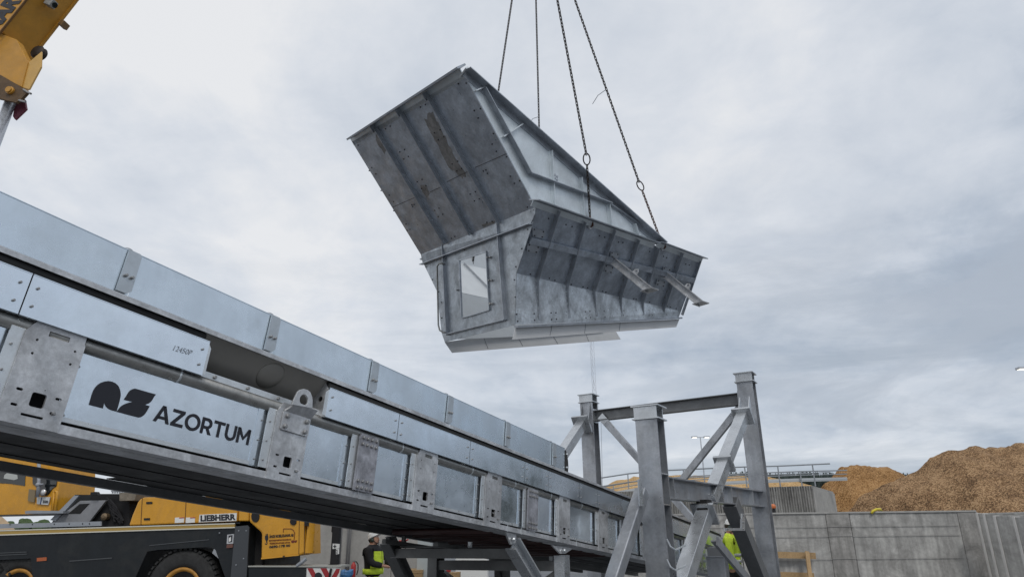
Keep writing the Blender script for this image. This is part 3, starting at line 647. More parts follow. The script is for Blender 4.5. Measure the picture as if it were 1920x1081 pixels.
# upper deck side sheets
seams = [-3.6, -2.62, -1.0, .62, 2.24, 3.86, 5.49, 7.1, 8.72, 9.12]
dw0, dw1 = W1(459, 0), W1(359.5, 0)
for i, (a, b) in enumerate(zip(seams, seams[1:])):
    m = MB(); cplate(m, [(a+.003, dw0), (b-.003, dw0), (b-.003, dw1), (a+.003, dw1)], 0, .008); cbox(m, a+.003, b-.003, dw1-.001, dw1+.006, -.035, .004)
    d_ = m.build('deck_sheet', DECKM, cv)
    if i < 8:
        m = MB(); r = .02; cplate(m, [(b-.125, dw0+.005), (b-.03, dw0+.005), (b+.006, dw0+.04), (b+.006, dw1-.03), (b-.012, dw1-.002), (b-.115, dw1-.002)], .03, .022); m.build('lap_strip', LAPM, d_)
        m = MB(); cbolt(m, b-.085, dw0+.155, .03, .015, .03); cbolt(m, b-.03, dw0+.155, .03, .015, .03); merge(d_, m, BOLT)
        m = MB(); m.lathe(cp(b-.09, dw1+.004, -.06), cw, [(0, .045*SC), (.015, .045*SC), (.022, .03*SC)], 14); m.build('clamp_cap', GREYP, d_, True)
    m = MB(); m.plate([cp(a, dw0, -WID), cp(b, dw0, -WID), cp(b, dw1, -WID), cp(a, dw1, -WID)], -cn, .006); m.build('deck_sheet', DECKM, cv)
fl = [(9.13, dw0+.02), (9.16, dw0), (9.24, dw0-.01), (9.25, dw0+.10), (9.235, dw0+.2), (9.20, dw0+.27), (9.15, dw0+.36), (9.13, dw0+.37)]
m = MB(); cplate(m, fl, .012, .03); o = m.build('rubber_flap', M('flap_rubber', (.02, .02, .02), .6), cv)
m = MB(); cbolt(m, 9.16, dw0+.06, .012, .018, .03); cbolt(m, 9.16, dw0+.30, .012, .018, .03); merge(o, m, GALV_L)
# underside
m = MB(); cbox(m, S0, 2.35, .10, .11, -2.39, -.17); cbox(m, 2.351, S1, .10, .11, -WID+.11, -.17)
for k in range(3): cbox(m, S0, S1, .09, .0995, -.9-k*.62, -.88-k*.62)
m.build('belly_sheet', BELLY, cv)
s = S0
while s < S1: m = MB(); cbox(m, s, s+.06, .12, .2, -WID+.1, -.17); m.build('cross_member', DBRACE, cv); s += 2.05
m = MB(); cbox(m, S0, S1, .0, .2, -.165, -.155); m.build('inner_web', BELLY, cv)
m = MB(); cbox(m, S0, S1, .75, .78, -WID+.4, -.4); m.build('belt', RUB, cv)
for k in range(9):
    s = 7.3+k*.55; m = MB(); m.tube([cp(s, .02, -WID+.4), cp(s, .02, -.35)], .05*SC, 10); m.build('return_roller', M('roller_red', (.045, .016, .014), .5), cv, True)
for p in allp[4:]:
    m = MB(); cplate(m, [(p, 0), (p+.3, 0), (p+.3, .72), (p, .72)], -WID, .012); m.build('upright_plate', GALV, cv)
for (a, wa), (b, wb) in zip(allx[3:], allx[4:]):
    if b-a-wa > .3 and a > 1.2:
        m = MB(); m.plate([cp(a+wa, .1, -WID+.06), cp(b, .1, -WID+.06), cp(b, .7, -WID+.06), cp(a+wa, .7, -WID+.06)], -cn, .006); m.build('side_panel', PANEL, cv)
# ---- trestle that carries it
tr = thing('conveyor_trestle', 'shade-darkened steel trestle with raking legs carrying the low end of the conveyor', 'trestle', V((*cp(9, 0, -1.3).xy, 0)))
def down(p, q):   # extend p->q to the ground
    d = q-p; return p+d*(p.z/(-d.z))
def ibleg(pa, pb, off, b, h, mat, nm='leg'):
    p = CP.p(*pa, off*SC); q = down(p, CP.p(*pb, off*SC)); m = MB(); m.hbeam(p, q, b, h, cdir); o = m.build(nm, mat, tr); return p, q, o
p1, f1, o1 = ibleg((961, 1018), (1004, 1090), -.10, .13, .15, BRACE)
p2, f2, o2 = ibleg((1053, 1040), (1055, 1090), -.10, .13, .15, BRACE)
for a, o_, tri in ((0, o1, [(948, 996), (968, 1001), (968, 1016), (958, 1020)]), (1, o2, [(1035, 1021), (1075, 1027), (1060, 1037), (1050, 1037)])):
    m = MB(); m.plate([CP.p(*x, -.06*SC) for x in tri], cn, .02); g_ = m.build('gusset', GALV, o_)
    c = CP.p(*((961, 1010), (1056, 1031))[a], -.05*SC); m = MB(); m.lathe(c, cn, [(0, .02), (.02, .02), (.03, .012)], 8); merge(g_, m, GALV_L)
for s in (7.18, 7.6, 8.83, 9.0, 9.25, 9.62): m = MB(); cbox(m, s, s+.016, -.01, .09, 0, .008); m.build('clamp_strap', GALV_L, tr)
FAR = Plane(CO-cn*(WID-.1)*SC, cn)
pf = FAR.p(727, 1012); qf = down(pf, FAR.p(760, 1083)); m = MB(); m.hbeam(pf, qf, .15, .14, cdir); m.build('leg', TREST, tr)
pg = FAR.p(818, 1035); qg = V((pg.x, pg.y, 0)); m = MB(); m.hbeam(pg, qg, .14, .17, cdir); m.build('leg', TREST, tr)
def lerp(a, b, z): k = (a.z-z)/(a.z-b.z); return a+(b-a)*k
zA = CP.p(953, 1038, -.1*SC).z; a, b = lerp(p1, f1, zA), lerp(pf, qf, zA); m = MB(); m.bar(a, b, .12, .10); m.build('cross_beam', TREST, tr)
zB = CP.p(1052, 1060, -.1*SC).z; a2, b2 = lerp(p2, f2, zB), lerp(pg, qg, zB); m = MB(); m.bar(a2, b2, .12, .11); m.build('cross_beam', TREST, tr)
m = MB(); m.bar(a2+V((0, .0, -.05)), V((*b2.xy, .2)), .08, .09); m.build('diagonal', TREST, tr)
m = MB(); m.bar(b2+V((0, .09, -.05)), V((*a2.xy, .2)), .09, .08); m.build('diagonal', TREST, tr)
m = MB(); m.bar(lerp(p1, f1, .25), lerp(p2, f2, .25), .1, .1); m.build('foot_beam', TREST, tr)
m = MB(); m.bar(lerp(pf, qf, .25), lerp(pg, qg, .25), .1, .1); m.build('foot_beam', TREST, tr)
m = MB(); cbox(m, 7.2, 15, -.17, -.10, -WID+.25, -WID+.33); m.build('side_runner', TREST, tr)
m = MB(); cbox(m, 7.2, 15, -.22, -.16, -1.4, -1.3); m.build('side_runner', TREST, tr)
for s in (7.7, 9.1, 10.6):
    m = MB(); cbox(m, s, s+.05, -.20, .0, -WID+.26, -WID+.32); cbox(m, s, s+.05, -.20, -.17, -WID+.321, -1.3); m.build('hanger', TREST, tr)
    m = MB(); cbox(m, s+.06, s+.10, -.19, -.10, -1.1, -1.04); m.build('bracket', GALV_L, tr)
#@@PORTAL
# ------------------------------------------------------------------ hopper support frame
dh = V((cdir.x, cdir.y, 0)).normalized()
PD = 9.4
midT, rT, lT = at(1216, 762, PD), at(1397, 705, PD*1.46), at(1103, 736, PD*1.67)
zR = (rT.z+lT.z)/2; rT.z = zR; lT.z = zR
pr = thing('hopper_support_frame', 'galvanised steel support frame of columns and struts astride the conveyor', 'steel frame', V((*midT.xy, 0)))
CB = .30
def column(top, b=CB):
    base = V((*top.xy, 0)); m = MB(); m.hbeam(base, top-ZUP*.19, b, b, dh, .022, .014); c = m.build('column', COLM, pr)
    m = MB(); m.box(top-ZUP*.009, dh*(b/2+.04), cn*(b/2+.04), ZUP*.009); m.box(top-ZUP*.179, dh*(b/2+.035), cn*(b/2+.035), ZUP*.009)
    m.bar(top-ZUP*.169-dh*b*.515, top-ZUP*.0185-dh*b*.515, b*1.06, .02, dh); m.bar(top-ZUP*.169+dh*b*.42, top-ZUP*.0185+dh*b*.42, b*.98, .02, dh)
    m.bar(top-ZUP*.169, top-ZUP*.0185, .014, b*.8, dh); m.build('head_plate', BRACE, c)
    m = MB(); m.box(base+ZUP*.015, dh*.25, cn*.25, ZUP*.015); m.build('base_plate', COLM, c)
    return c
cm, cr, clft = column(midT), column(rT), column(lT)
for z in (at(1240, 892, PD).z, at(1250, 948, PD).z):
    m = MB(); m.box(V((*midT.xy, z)), dh*(CB/2-.024), cn*(CB/2-.002), ZUP*.007); m.build('stiffener', BRACE, cm)
z1 = at(1250, 903, PD).z; z2 = z1
m = MB(); p = V((*midT.xy, at(1250, 920, PD).z))
for dz in (-.13, .02): m.lathe(p+ZUP*dz+cn*.008+dh*.0, cn, [(0, .025), (.03, .025), (.035, .015)], 8)
merge(cm, m, BOLT)
# beam L-R at the top
zb = (at(1112, 776, PD*1.67).z+at(1388, 757, PD*1.46).z)/2
pa = V((*lT.xy, zb)); pb = V((*rT.xy, zb)); dx = (pb-pa).normalized()
m = MB(); m.hbeam(pa+dx*.02, pb-dx*CB/2, .2, .23, ZUP, .016, .012); m.build('top_beam', DBRACE, pr)
m = MB(); m.bar(pa+dx*(CB/2-.02), pa+dx*(CB/2+.01), .24, .30); m.build('beam_end_plate', BRACE, pr)
m = MB(); m.bar(pb-dx*(CB/2+.01), pb-dx*(CB/2-.02), .24, .30); m.build('beam_end_plate', BRACE, pr)
# beam mid-R
PRn = (rT-midT); PRn.z = 0; du = PRn.normalized(); PRP = Plane(midT, V((du.y, -du.x, 0)) if V((du.y, -du.x, 0)).dot(CAM-midT) > 0 else V((-du.y, du.x, 0)))
zc = (PRP.p(1262, 922).z+PRP.p(1425, 931).z)/2
pa2 = V((*midT.xy, zc))+du*CB/2; pb2 = V((*rT.xy, zc))-du*CB/2
m = MB(); m.hbeam(pa2, pb2, .2, .285, ZUP, .018, .012); lb = m.build('lower_beam', COLM, pr)
for k in (.06, .50, .60, .86):
    c = pa2+(pb2-pa2)*k; m = MB(); m.box(c, du*.006, PRP.n*.098, ZUP*.122); m.build('stiffener', BRACE, lb)
# box struts on the near side
def strut(p, q, wd, mat=BRACE, nm='strut', par=None, wd2=None, upn=None):
    m = MB(); m.bar(p, q, wd, wd2 or wd, upn or PRP.n); return m.build(nm, mat, par or pr, bevel=.012)
def flange(c, ax, half, par, mat=BRACE, th=.012, gap=.013):
    ax = ax.normalized(); y = PRP.n; x = y.cross(ax).normalized(); m = MB()
    for s_ in (-1, 1): m.box(c+ax*gap*s_, x*half, y*half, ax*th)
    m.build('flange', mat, par)
    m = MB()
    for i in (-1, 0, 1):
        for j in (-1, 1): m.lathe(c+x*half*.8*i+y*half*.8*j-ax*(gap+th+.016), ax, [(0, .014), (.055, .014)], 7)
    merge(par, m, BOLT)
a = PRP.p(1396, 772, .12); b = PRP.p(1331, 935, -.02)
s1 = strut(a, b, .19); kk = (868-772)/(935-772); flange(a+(b-a)*.055, b-a, .17, s1); flange(PRP.p(1358, 869, .03), b-a, .15, s1)
for q in (-.09, .09):
    m = MB(); c = a+(b-a)*.03; e1 = V((*rT.xy, c.z+.02))-du*CB/2; 
    ofs = PRP.n*q; m.plate([c+ofs-du*.02, c+ofs+du*.22, V((*(c+ofs+du*.22).xy, c.z+.36))], PRP.n, .014); m.build('gusset', BRACE, s1)
a = PRP.p(1322, 961, .12); b0_ = PRP.p(1281, 1085, .12); b = down(a, b0_)
s2 = strut(a, b, .20); flange(a+(b-a).normalized()*.02, b-a, .17, s2)
m = MB(); m.box(a+V((0, 0, .10)), du*.11, PRP.n*.08, ZUP*.085); m.build('bearing_block', HOLE, s2)
a = PRP.p(1369, 940, .0); b = down(a, PRP.p(1427, 1085, .0)); s3 = strut(a, b, .23, DBRACE); 
m = MB(); c = PRP.p(1381, 995, .13); ax = (b-a).normalized(); x = PRP.n.cross(ax)
pp = [PRP.p(*q, .13) for q in ((1391, 962), (1397, 962), (1397, 994), (1360, 994), (1360, 989), (1391, 989))]; m.plate(pp, PRP.n, .03); m.build('bolted_bracket', BRACE, s3)
m = MB(); [m.lathe(PRP.p(*q, .13), PRP.n, [(0, .014), (.02, .014)], 7) for q in ((1394, 965), (1394, 978), (1393, 991), (1364, 991))]; merge(s3, m, BOLT)
m = MB(); m.bar(PRP.p(1344, 1013, .2), down(PRP.p(1344, 1013, .2), PRP.p(1404, 1085, .2)), .13, .02, PRP.n); m.bar(PRP.p(1344, 1013, .2)-PRP.n*.05, down(PRP.p(1344, 1013, .2), PRP.p(1404, 1085, .2))-PRP.n*.05, .02, .08, PRP.n); m.build('angle_brace', COLM, pr)
a = PRP.p(1204, 921, .0); b = down(a, PRP.p(1150, 1085, .0)); s4 = strut(a, b, .15, COLM, 'strut')
m = MB(); m.plate([PRP.p(*q, .10) for q in ((1197, 898), (1203, 896), (1207, 948), (1200, 948))], PRP.n, .014); m.build('gusset', BRACE, s4)
for vv in (1012, 1050):
    m = MB(); m.tube([PRP.p(1250, vv-2, .16), PRP.p(1257, vv+12, .19), PRP.p(1266, vv+18, .2), PRP.p(1286, vv+9, .2)], .012, 6); m.build('cable_hook', GALV_L, cm)
# far-side strut and braces
LP = Plane(lT, cn)
a = LP.p(1094, 790, .0); b = LP.p(1058, 845, .0); b = a+(b-a)*2.6
s5 = strut(a, b, .20, BRACE, 'strut', upn=cn); 
ax = (b-a).normalized(); c = a+ax*.12; x = cn.cross(ax); m = MB(); [m.box(c+ax*.013*s_, x*.2, cn*.19, ax*.011) for s_ in (-1, 1)]; m.build('flange', BRACE, s5)
for q in (-.1, .1):
    m = MB(); m.plate([c+cn*q-x*.16, c+cn*q+x*.16, V((*(lT-dh*CB/2).xy, c.z+.52))+cn*q, V((*(lT-dh*CB/2).xy, c.z-.1))+cn*q], cn, .014); m.build('gusset', COLM, s5)
XP = Plane(pa, dx.cross(ZUP))
for (q1, q2, o_) in (((1137, 792), (1312, 988), .07), ((1376, 778), (1232, 958), -.07)):
    a, b = XP.p(*q1, o_), XP.p(*q2, o_); d_ = (b-a).normalized(); m = MB(); m.bar(a, b, .13, .10, dx.cross(ZUP)); x_ = m.build('cross_brace', COLM, pr, bevel=.006)
    m = MB(); m.bar(a-d_*.22+ZUP*.0, a+d_*.2, .16, .02, dx.cross(ZUP)); m.build('end_lug', BRACE, x_)
# small grey chute box and legs behind the near strut
t = thing('steel_chute_box', 'small grey steel box on a stand behind the near strut, beside the hi-vis man', 'box', V((*at(1347, 1062, 11.9).xy, 0)))
c = at(1346, 1062, 11.9); m = MB(); m.box(c, dh*.12, cn*.16, ZUP*.16); m.build('box_shell', COLM, t, bevel=.008)
m = MB(); m.box(c+ZUP*.25, dh*.1, cn*.13, ZUP*.07); m.build('box_lid', BOLT, t)
m = MB(); m.box(c+ZUP*.17, dh*.14, cn*.18, ZUP*.008); m.build('box_rim', BRACE, t)
for i in (-1, 1):
    m = MB(); m.bar(V((*(c+cn*.12*i).xy, 0)), c+cn*.12*i-ZUP*.16, .05, .05, V((1, 0, 0))); m.build('stand_leg', COLM, t)
#@@HOPPER
# ------------------------------------------------------------------ the hanging hopper
HK = 1/1.3
hd = dict(P1=(965, 608, 12.817), P2=(830, 640, 14.648), P3=(1272, 597, 16.172), P4=(968, 512, 12.95), P5=(1279, 584, 16.206), P6=(1004, 390, 12.536), P7=(1312, 487, 15.792), P8=(819, 545, 14.781), P9=(791, 488, 15.48), P10=(871, 138, 11.96), P11=(660, 266, 14.904), P12=(1240, 459, 14.85))
H = {k: at(u, v, d*HK) for k, (u, v, d) in hd.items()}
sc3 = lambda p: CAM+(V(p)-CAM)*HK
FB, FK, FT, FX = sc3((2.368, 17.357, 6.576)), sc3((2.346, 17.307, 6.816)), sc3((1.765, 17.663, 7.9)), sc3((.549, 16.623, 7.804))
PA = plane3(H['P9'], H['P6'], (H['P10']+H['P11'])/2); PE = plane3(H['P1'], H['P2'], (H['P6']+H['P9'])/2)
PS = plane3(H['P1'], H['P3'], H['P4']); PF = plane3(H['P4'], H['P7'], H['P6']); PT = plane3(H['P6'], H['P7'], H['P10'])
H['P9'], H['P6'], H['P10'], H['P11'] = PA.p(790, 484), PA.p(1004, 388), PA.p(871, 140), PA.p(660, 266)
PF = plane3(H['P4'], H['P7'], H['P6']); H['P5'] = PF.p(1277, 583); PT = plane3(H['P6'], H['P7'], H['P10']); H['P12'] = PT.p(1236, 458)
hx = (H['P3']-H['P1']).normalized(); hy = (H['P2']-H['P1']).normalized()
hp = thing('hopper', 'dark galvanised steel receiving hopper with a tall flared end, hanging from chains', 'hopper', (H['P1']+H['P2'])/2)
def quad(name, pts, mat, plane=None, th=.012, holes=(), nrm=None, label=None, par=None):
    m = MB(); n_ = plane.n if plane else nrm; m.plate(pts, n_, th, holes); return m.build(name, mat, par or hp, label=label)
def rib(m, pl, a, b, wd, ht, up=None):
    p, q = pl.p(*a, 0), pl.p(*b, 0); return m.bar(p+pl.n*ht*.5, q+pl.n*ht*.5, wd, ht, pl.n)
def dots(m, pl, pts, r=.014, h=.014):
    for u, v in pts: m.lathe(pl.p(u, v, -.002), pl.n, [(0, r), (h, r), (h+.003, r*.6)], 7)
# sloping end plate
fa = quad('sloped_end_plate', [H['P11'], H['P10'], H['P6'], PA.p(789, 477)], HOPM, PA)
for a, b in (((706.6, 238), (837, 455)), ((755, 210), (885, 438)), ((806.5, 180), (938, 416))):
    m = MB(); rib(m, PA, a, b, .045, .02); rib(m, PA, a, b, .012, .075); m.build('rib', RIBM, fa)
m = MB()
for a, b in (((736.6, 388), (783, 368)), ((806, 360), (832, 348)), ((838, 341), (884, 318)), ((891, 314), (950, 288))): rib(m, PA, a, b, .008, .006)
merge(fa, m, M('weld_line', (.10, .10, .105), .6, .4))
c1 = lambda x, y: (640+x/3.0025, 100+y/3.0025)
bp = [(95, 517), (158, 660), (172, 642), (195, 678), (225, 772), (270, 798), (294, 834), (296, 885), (250, 425), (276, 410), (330, 555), (356, 541), (352, 594), (378, 580), (428, 722), (455, 709), (452, 760), (477, 745), (398, 852), (410, 850), (402, 862), (526, 883), (551, 871), (546, 918), (572, 905), (446, 303), (474, 288), (525, 447), (557, 430), (547, 486), (577, 469), (625, 622), (655, 607), (651, 661), (677, 647), (726, 792), (755, 778), (750, 830), (777, 818), (660, 172), (704, 168), (749, 322), (784, 311), (771, 364), (857, 451), (850, 511), (873, 551), (931, 582), (800, 662), (815, 656), (823, 675), (952, 691), (1005, 717), (975, 731), (1048, 865), (1078, 848), (365, 960), (370, 996), (387, 990), (620, 1040), (640, 1030), (820, 950), (850, 945)]
m = MB(); dots(m, PA, [c1(*x) for x in bp], .011, .010); merge(fa, m, M('bolt_black', (.02, .02, .022), .5))
# stained patches (rubbed-in dirt of their own shape)
STAIN = M('oil_stain', (.215, .215, .215), .5, .5, .35, 9, .14, 30)
def stain(pl, pts, par):
    P_ = [pl.p(*x, .0012) for x in pts]; c = sum(P_, V())/len(P_); out = []
    for i in range(len(P_)):
        for k in range(6):
            q = P_[i].lerp(P_[(i+1) % len(P_)], k/6); out.append(q+(q-c)*noise.noise(q*14)*.28)
    m = MB(); m.plate([pl.o+(q-pl.o)-pl.n*((q-pl.o).dot(pl.n)-.0012) for q in out], pl.n, .0006); m.build('stain', STAIN, par)
for ps in ([(465, 360), (520, 345), (600, 500), (640, 590), (690, 660), (680, 700), (600, 640), (545, 520), (500, 440)], [(190, 440), (215, 440), (265, 545), (240, 560), (200, 500)], [(445, 745), (475, 735), (495, 790), (480, 810), (455, 780)], [(790, 965), (865, 940), (860, 958), (800, 978)]):
    stain(PA, [c1(*x) for x in ps], fa)
# rim flange along the top of the end plate
m = MB(); a, b = PA.p(664, 255), PA.p(868, 123); u_ = (b-a).normalized(); v_ = PA.n
inn = u_.cross(v_); inn = inn if inn.z > 0 else -inn
m.box((a+b)/2+v_*.06+inn*.0, (b-a)/2+u_*.03, inn*.014, v_*.085); m.build('rim_flange', RIBM, fa)
m = MB(); a2, b2 = PA.p(661, 268), PA.p(868, 141); m.box((a2+b2)/2+inn*.02-v_*.008, (b2-a2)/2, inn*.07, v_*.008); m.build('rim_web', HOPL, fa)
for q in ((703, 236), (751, 207), (802, 176)):
    p = PA.p(*q); m = MB(); m.box(p+v_*.05-inn*.02, u_*.007, inn*.06, v_*.05); m.build('rim_stiffener', RIBM, fa)
m = MB(); p = PA.p(866, 138); m.bar(PA.p(864, 143, .02), PA.p(876, 127, .02), .02, .05, PA.n); m.build('corner_lip', GALV_L, fa)
# knee band and end wall with its window
KB = [(789, 477), (1004, 389), (1003, 400), (995, 419), (793, 495)]
quad('knee_band', [PA.p(789, 477), H['P6'], PE.p(1003, 400, .012), PE.p(995, 419, .012), PE.p(793, 495, .012)], HOPW, PE, .03)
m = MB(); a, b = PE.p(793, 496), PE.p(998, 420); m.bar(a+PE.n*.04, b+PE.n*.04, .012, .08, PE.n); m.build('knee_flange', RIBM, hp)
win = [(862.7, 488), (912.7, 471.6), (918.8, 581), (866.9, 596)]
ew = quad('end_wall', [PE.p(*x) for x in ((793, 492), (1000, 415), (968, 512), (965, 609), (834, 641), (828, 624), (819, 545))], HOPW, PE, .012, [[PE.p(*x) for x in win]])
dr = thing_door = None
m = MB(); wf = [(x, y) for x, y in win]
for i in range(4):
    a, b = PE.p(*wf[i]), PE.p(*wf[(i+1) % 4]); m.bar(a+PE.n*.01, b+PE.n*.01, .016, .03, PE.n)
m.build('window_frame', RIBM, ew)
m = MB()
for a, b in (((833, 450), (841.9, 628)), ((936, 418), (950, 599)), ((841, 626), (950, 599))): rib(m, PE, a, b, .03, .03); rib(m, PE, a, b, .010, .06)
m.build('door_frame', RIBM, ew)
c2 = lambda x, y: (760+x/3.603, 380+y/3.603)
m = MB(); dots(m, PE, [c2(*x) for x in ((185, 518), (226, 600), (245, 672), (247, 777), (300, 890), (788, 310), (748, 432), (738, 520), (744, 637), (752, 752), (760, 800), (828, 180), (850, 60), (140, 432), (400, 318), (125, 415), (870, 50))], .011, .010); merge(ew, m, MAT['bolt_black'])
for q in ((562, 370), (572, 525), (578, 683)):
    m = MB(); p = PE.p(*c2(*q), .02); m.lathe(p, PE.n, [(0, .016), (.03, .016), (.04, .01)], 8); m.bar(p, p-hy*.05, .02, .02); m.build('hinge', BOLT, ew)
m = MB(); m.tube([PE.p(*c2(268, 418), .01), PE.p(*c2(250, 408), .08), PE.p(*c2(225, 412), .09), PE.p(*c2(215, 432), .09), PE.p(*c2(219, 640), .09), PE.p(*c2(223, 825), .09), PE.p(*c2(232, 860), .09), PE.p(*c2(255, 874), .08), PE.p(*c2(290, 876), .01)], .014, 8); m.build('grab_rail', PIPE, ew, True)
m = MB(); p = PE.p(*c2(360, 590), .01); m.lathe(p, PE.n, [(0, .014), (.05, .014)], 7); m.build('latch', BOLT, ew)
# near side: lower wall, flare, triangular upper wall
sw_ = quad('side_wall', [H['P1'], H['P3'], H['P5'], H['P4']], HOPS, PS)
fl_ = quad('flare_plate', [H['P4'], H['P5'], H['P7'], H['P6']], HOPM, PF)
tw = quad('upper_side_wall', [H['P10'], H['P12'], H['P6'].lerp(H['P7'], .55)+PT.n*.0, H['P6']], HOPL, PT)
c3 = lambda x, y: (940+x/3.6025, 360+y/3.6025)
for a, b, c in (((380, 120), (235, 580), (258, 858)), ((555, 195), (435, 625), (460, 850)), ((755, 250), (615, 660), (645, 840)), ((915, 315), (795, 700), (815, 835)), ((1050, 375), (945, 730), (960, 830)), ((1210, 405), (1090, 770), (1100, 825))):
    m = MB(); rib(m, PF, c3(*a), c3(*b), .05, .012); rib(m, PF, c3(*a), c3(*b), .012, .08); m.build('rib', RIBM, fl_)
    m = MB(); rib(m, PS, c3(*b), c3(*c), .045, .012); p, q = PS.p(*c3(*b)), PS.p(*c3(*c)); m.plate([p, q, p+PS.n*.07], hx, .012); m.build('rib', RIBM, sw_)
# vertical side angles, small welded marks
m = MB()
for (a, b) in (((235, 580), (258, 858)), ((435, 625), (460, 850)), ((615, 660), (645, 840)), ((795, 700), (815, 835))):
    for k in range(6):
        t1 = k/6+.03; A_ = (a[0]-6+(b[0]-a[0])*t1, a[1]+(b[1]-a[1])*t1); B_ = (a[0]-6+(b[0]-a[0])*(t1+.07), a[1]+(b[1]-a[1])*(t1+.07)); rib(m, PS, c3(*A_), c3(*B_), .007, .016)
merge(sw_, m, GALV_L)
m = MB()
for (a, b) in (((380, 120), (235, 580)), ((555, 195), (435, 625)), ((755, 250), (615, 660)), ((915, 315), (795, 700)), ((1210, 405), (1090, 770))):
    for k in range(9):
        t1 = k/9+.03; A_ = (a[0]-7+(b[0]-a[0])*t1, a[1]+(b[1]-a[1])*t1); B_ = (a[0]-7+(b[0]-a[0])*(t1+.04), a[1]+(b[1]-a[1])*(t1+.04)); rib(m, PF, c3(*A_), c3(*B_), .005, .014)
merge(fl_, m, PIPE)
# rim flange of the flare, two lengths
for a, b in (((999, 374), (1228, 455)), ((1233, 453), (1317, 484))):
    p, q = PF.p(*a), PF.p(*b); d_ = (q-p).normalized(); o_ = (PF.n*.55+PS.n).normalized(); m = MB(); m.bar(p+o_*.02, q+o_*.02, .014, .20, o_); m.build('rim_flange', RIBM, fl_)
    m = MB(); dn = -PF.n.cross(d_); dn = dn if dn.z < 0 else -dn; m.bar(p+dn*.05+PF.n*.012, q+dn*.05+PF.n*.012, .085, .008, PF.n); m.build('rim_web', HOPL, fl_)
# horizontal square tube and pads
m = MB(); p, q = PF.p(*c3(182, 318)), PF.p(*c3(1290, 590)); m.bar(p+PF.n*.04, q+PF.n*.04, .095, .06, PF.n); wl = m.build('waling_tube', HOPM, fl_, bevel=.006)
for ps in (((210, 240), (298, 262), (285, 312), (212, 300)), ((178, 345), (262, 368), (245, 415), (172, 400)), ((740, 400), (795, 415), (785, 465), (735, 445)), ((700, 490), (760, 505), (745, 550), (695, 535)), ((1095, 505), (1145, 520), (1135, 560), (1090, 545)), ((1055, 590), (1110, 605), (1100, 640), (1045, 625))):
    m = MB(); m.plate([PF.p(*c3(*x), .03) for x in ps], PF.n, .03); pd = m.build('bolt_pad', RIBM, fl_)
    m = MB(); cx_ = sum(x[0] for x in ps)/4; cy_ = sum(x[1] for x in ps)/4; dots(m, Plane(PF.o+PF.n*.03, PF.n), [c3(cx_+(x[0]-cx_)*.7, cy_+(x[1]-cy_)*.7) for x in ps], .011, .010); merge(pd, m, MAT['bolt_black'])
m = MB(); dots(m, PF, [c3(*x) for x in ((318, 178), (436, 219), (477, 232), (662, 293), (697, 304), (790, 337), (820, 340), (1000, 400), (1094, 433), (1116, 442), (1245, 485), (1268, 492), (195, 553), (323, 581), (361, 594), (471, 622), (551, 638), (582, 645), (684, 668), (705, 674), (820, 703), (893, 718), (910, 722), (1000, 741), (1118, 768), (1140, 775), (1180, 785))], .011, .010)
merge(fl_, m, MAT['bolt_black'])
m = MB(); dots(m, PS, [c3(*x) for x in ((220, 820), (223, 864), (335, 815), (367, 814), (338, 860), (371, 857), (565, 806), (596, 804), (570, 848), (600, 846), (692, 803), (698, 843), (825, 801), (823, 830), (908, 798), (993, 795), (1014, 793), (996, 832), (1018, 830), (1112, 826), (140, 380), (97, 505), (88, 593), (93, 710), (103, 825), (110, 872))], .011, .010); merge(sw_, m, MAT['bolt_black'])
# right-hand edge of the flare
m = MB(); m.bar(PF.p(1313, 489, .02), PF.p(1279, 590, .02), .02, .05, PF.n); m.build('edge_bar', RIBM, fl_)
# upper side wall ribs
m = MB(); rib(m, PT, (904, 168), (989.5, 326.5), .012, .09); rib(m, PT, (989.5, 326.5), (1141, 383), .012, .09); rib(m, PT, (1141, 383), (1239, 449), .012, .05); m.build('long_rib', RIBM, tw)
for a, b in (((1031, 284), (1036.6, 392)), ((1086.8, 334), (1092, 410)), ((1138.7, 382), (1143, 426)), ((1187, 420), (1194, 443))):
    m = MB(); rib(m, PT, a, b, .06, .010); rib(m, PT, a, b, .010, .06); m.build('rib', HOPL, tw)
p, q = PT.p(871, 133), PT.p(1240, 457); m = MB(); m.bar(p+PT.n*.05, q+PT.n*.05, .014, .16, PT.n); d_ = (q-p).normalized(); dn = PT.n.cross(d_); dn = dn if dn.z < 0 else -dn; m.bar(p+dn*.05+PT.n*.005, q+dn*.05+PT.n*.005, .10, .008, PT.n); m.build('rim_flange', RIBM, tw)
for a, b in (((889, 172), (906, 165)), ((941, 258), (977, 234))): m = MB(); rib(m, PT, a, b, .015, .05); m.build('tie_bar', GALV_L, tw)
m = MB(); dots(m, PT, [(1040+k % 2*4, 328+k*3) for k in range(4)], .02, .01); m.build('cable_gland', RIBM, tw)
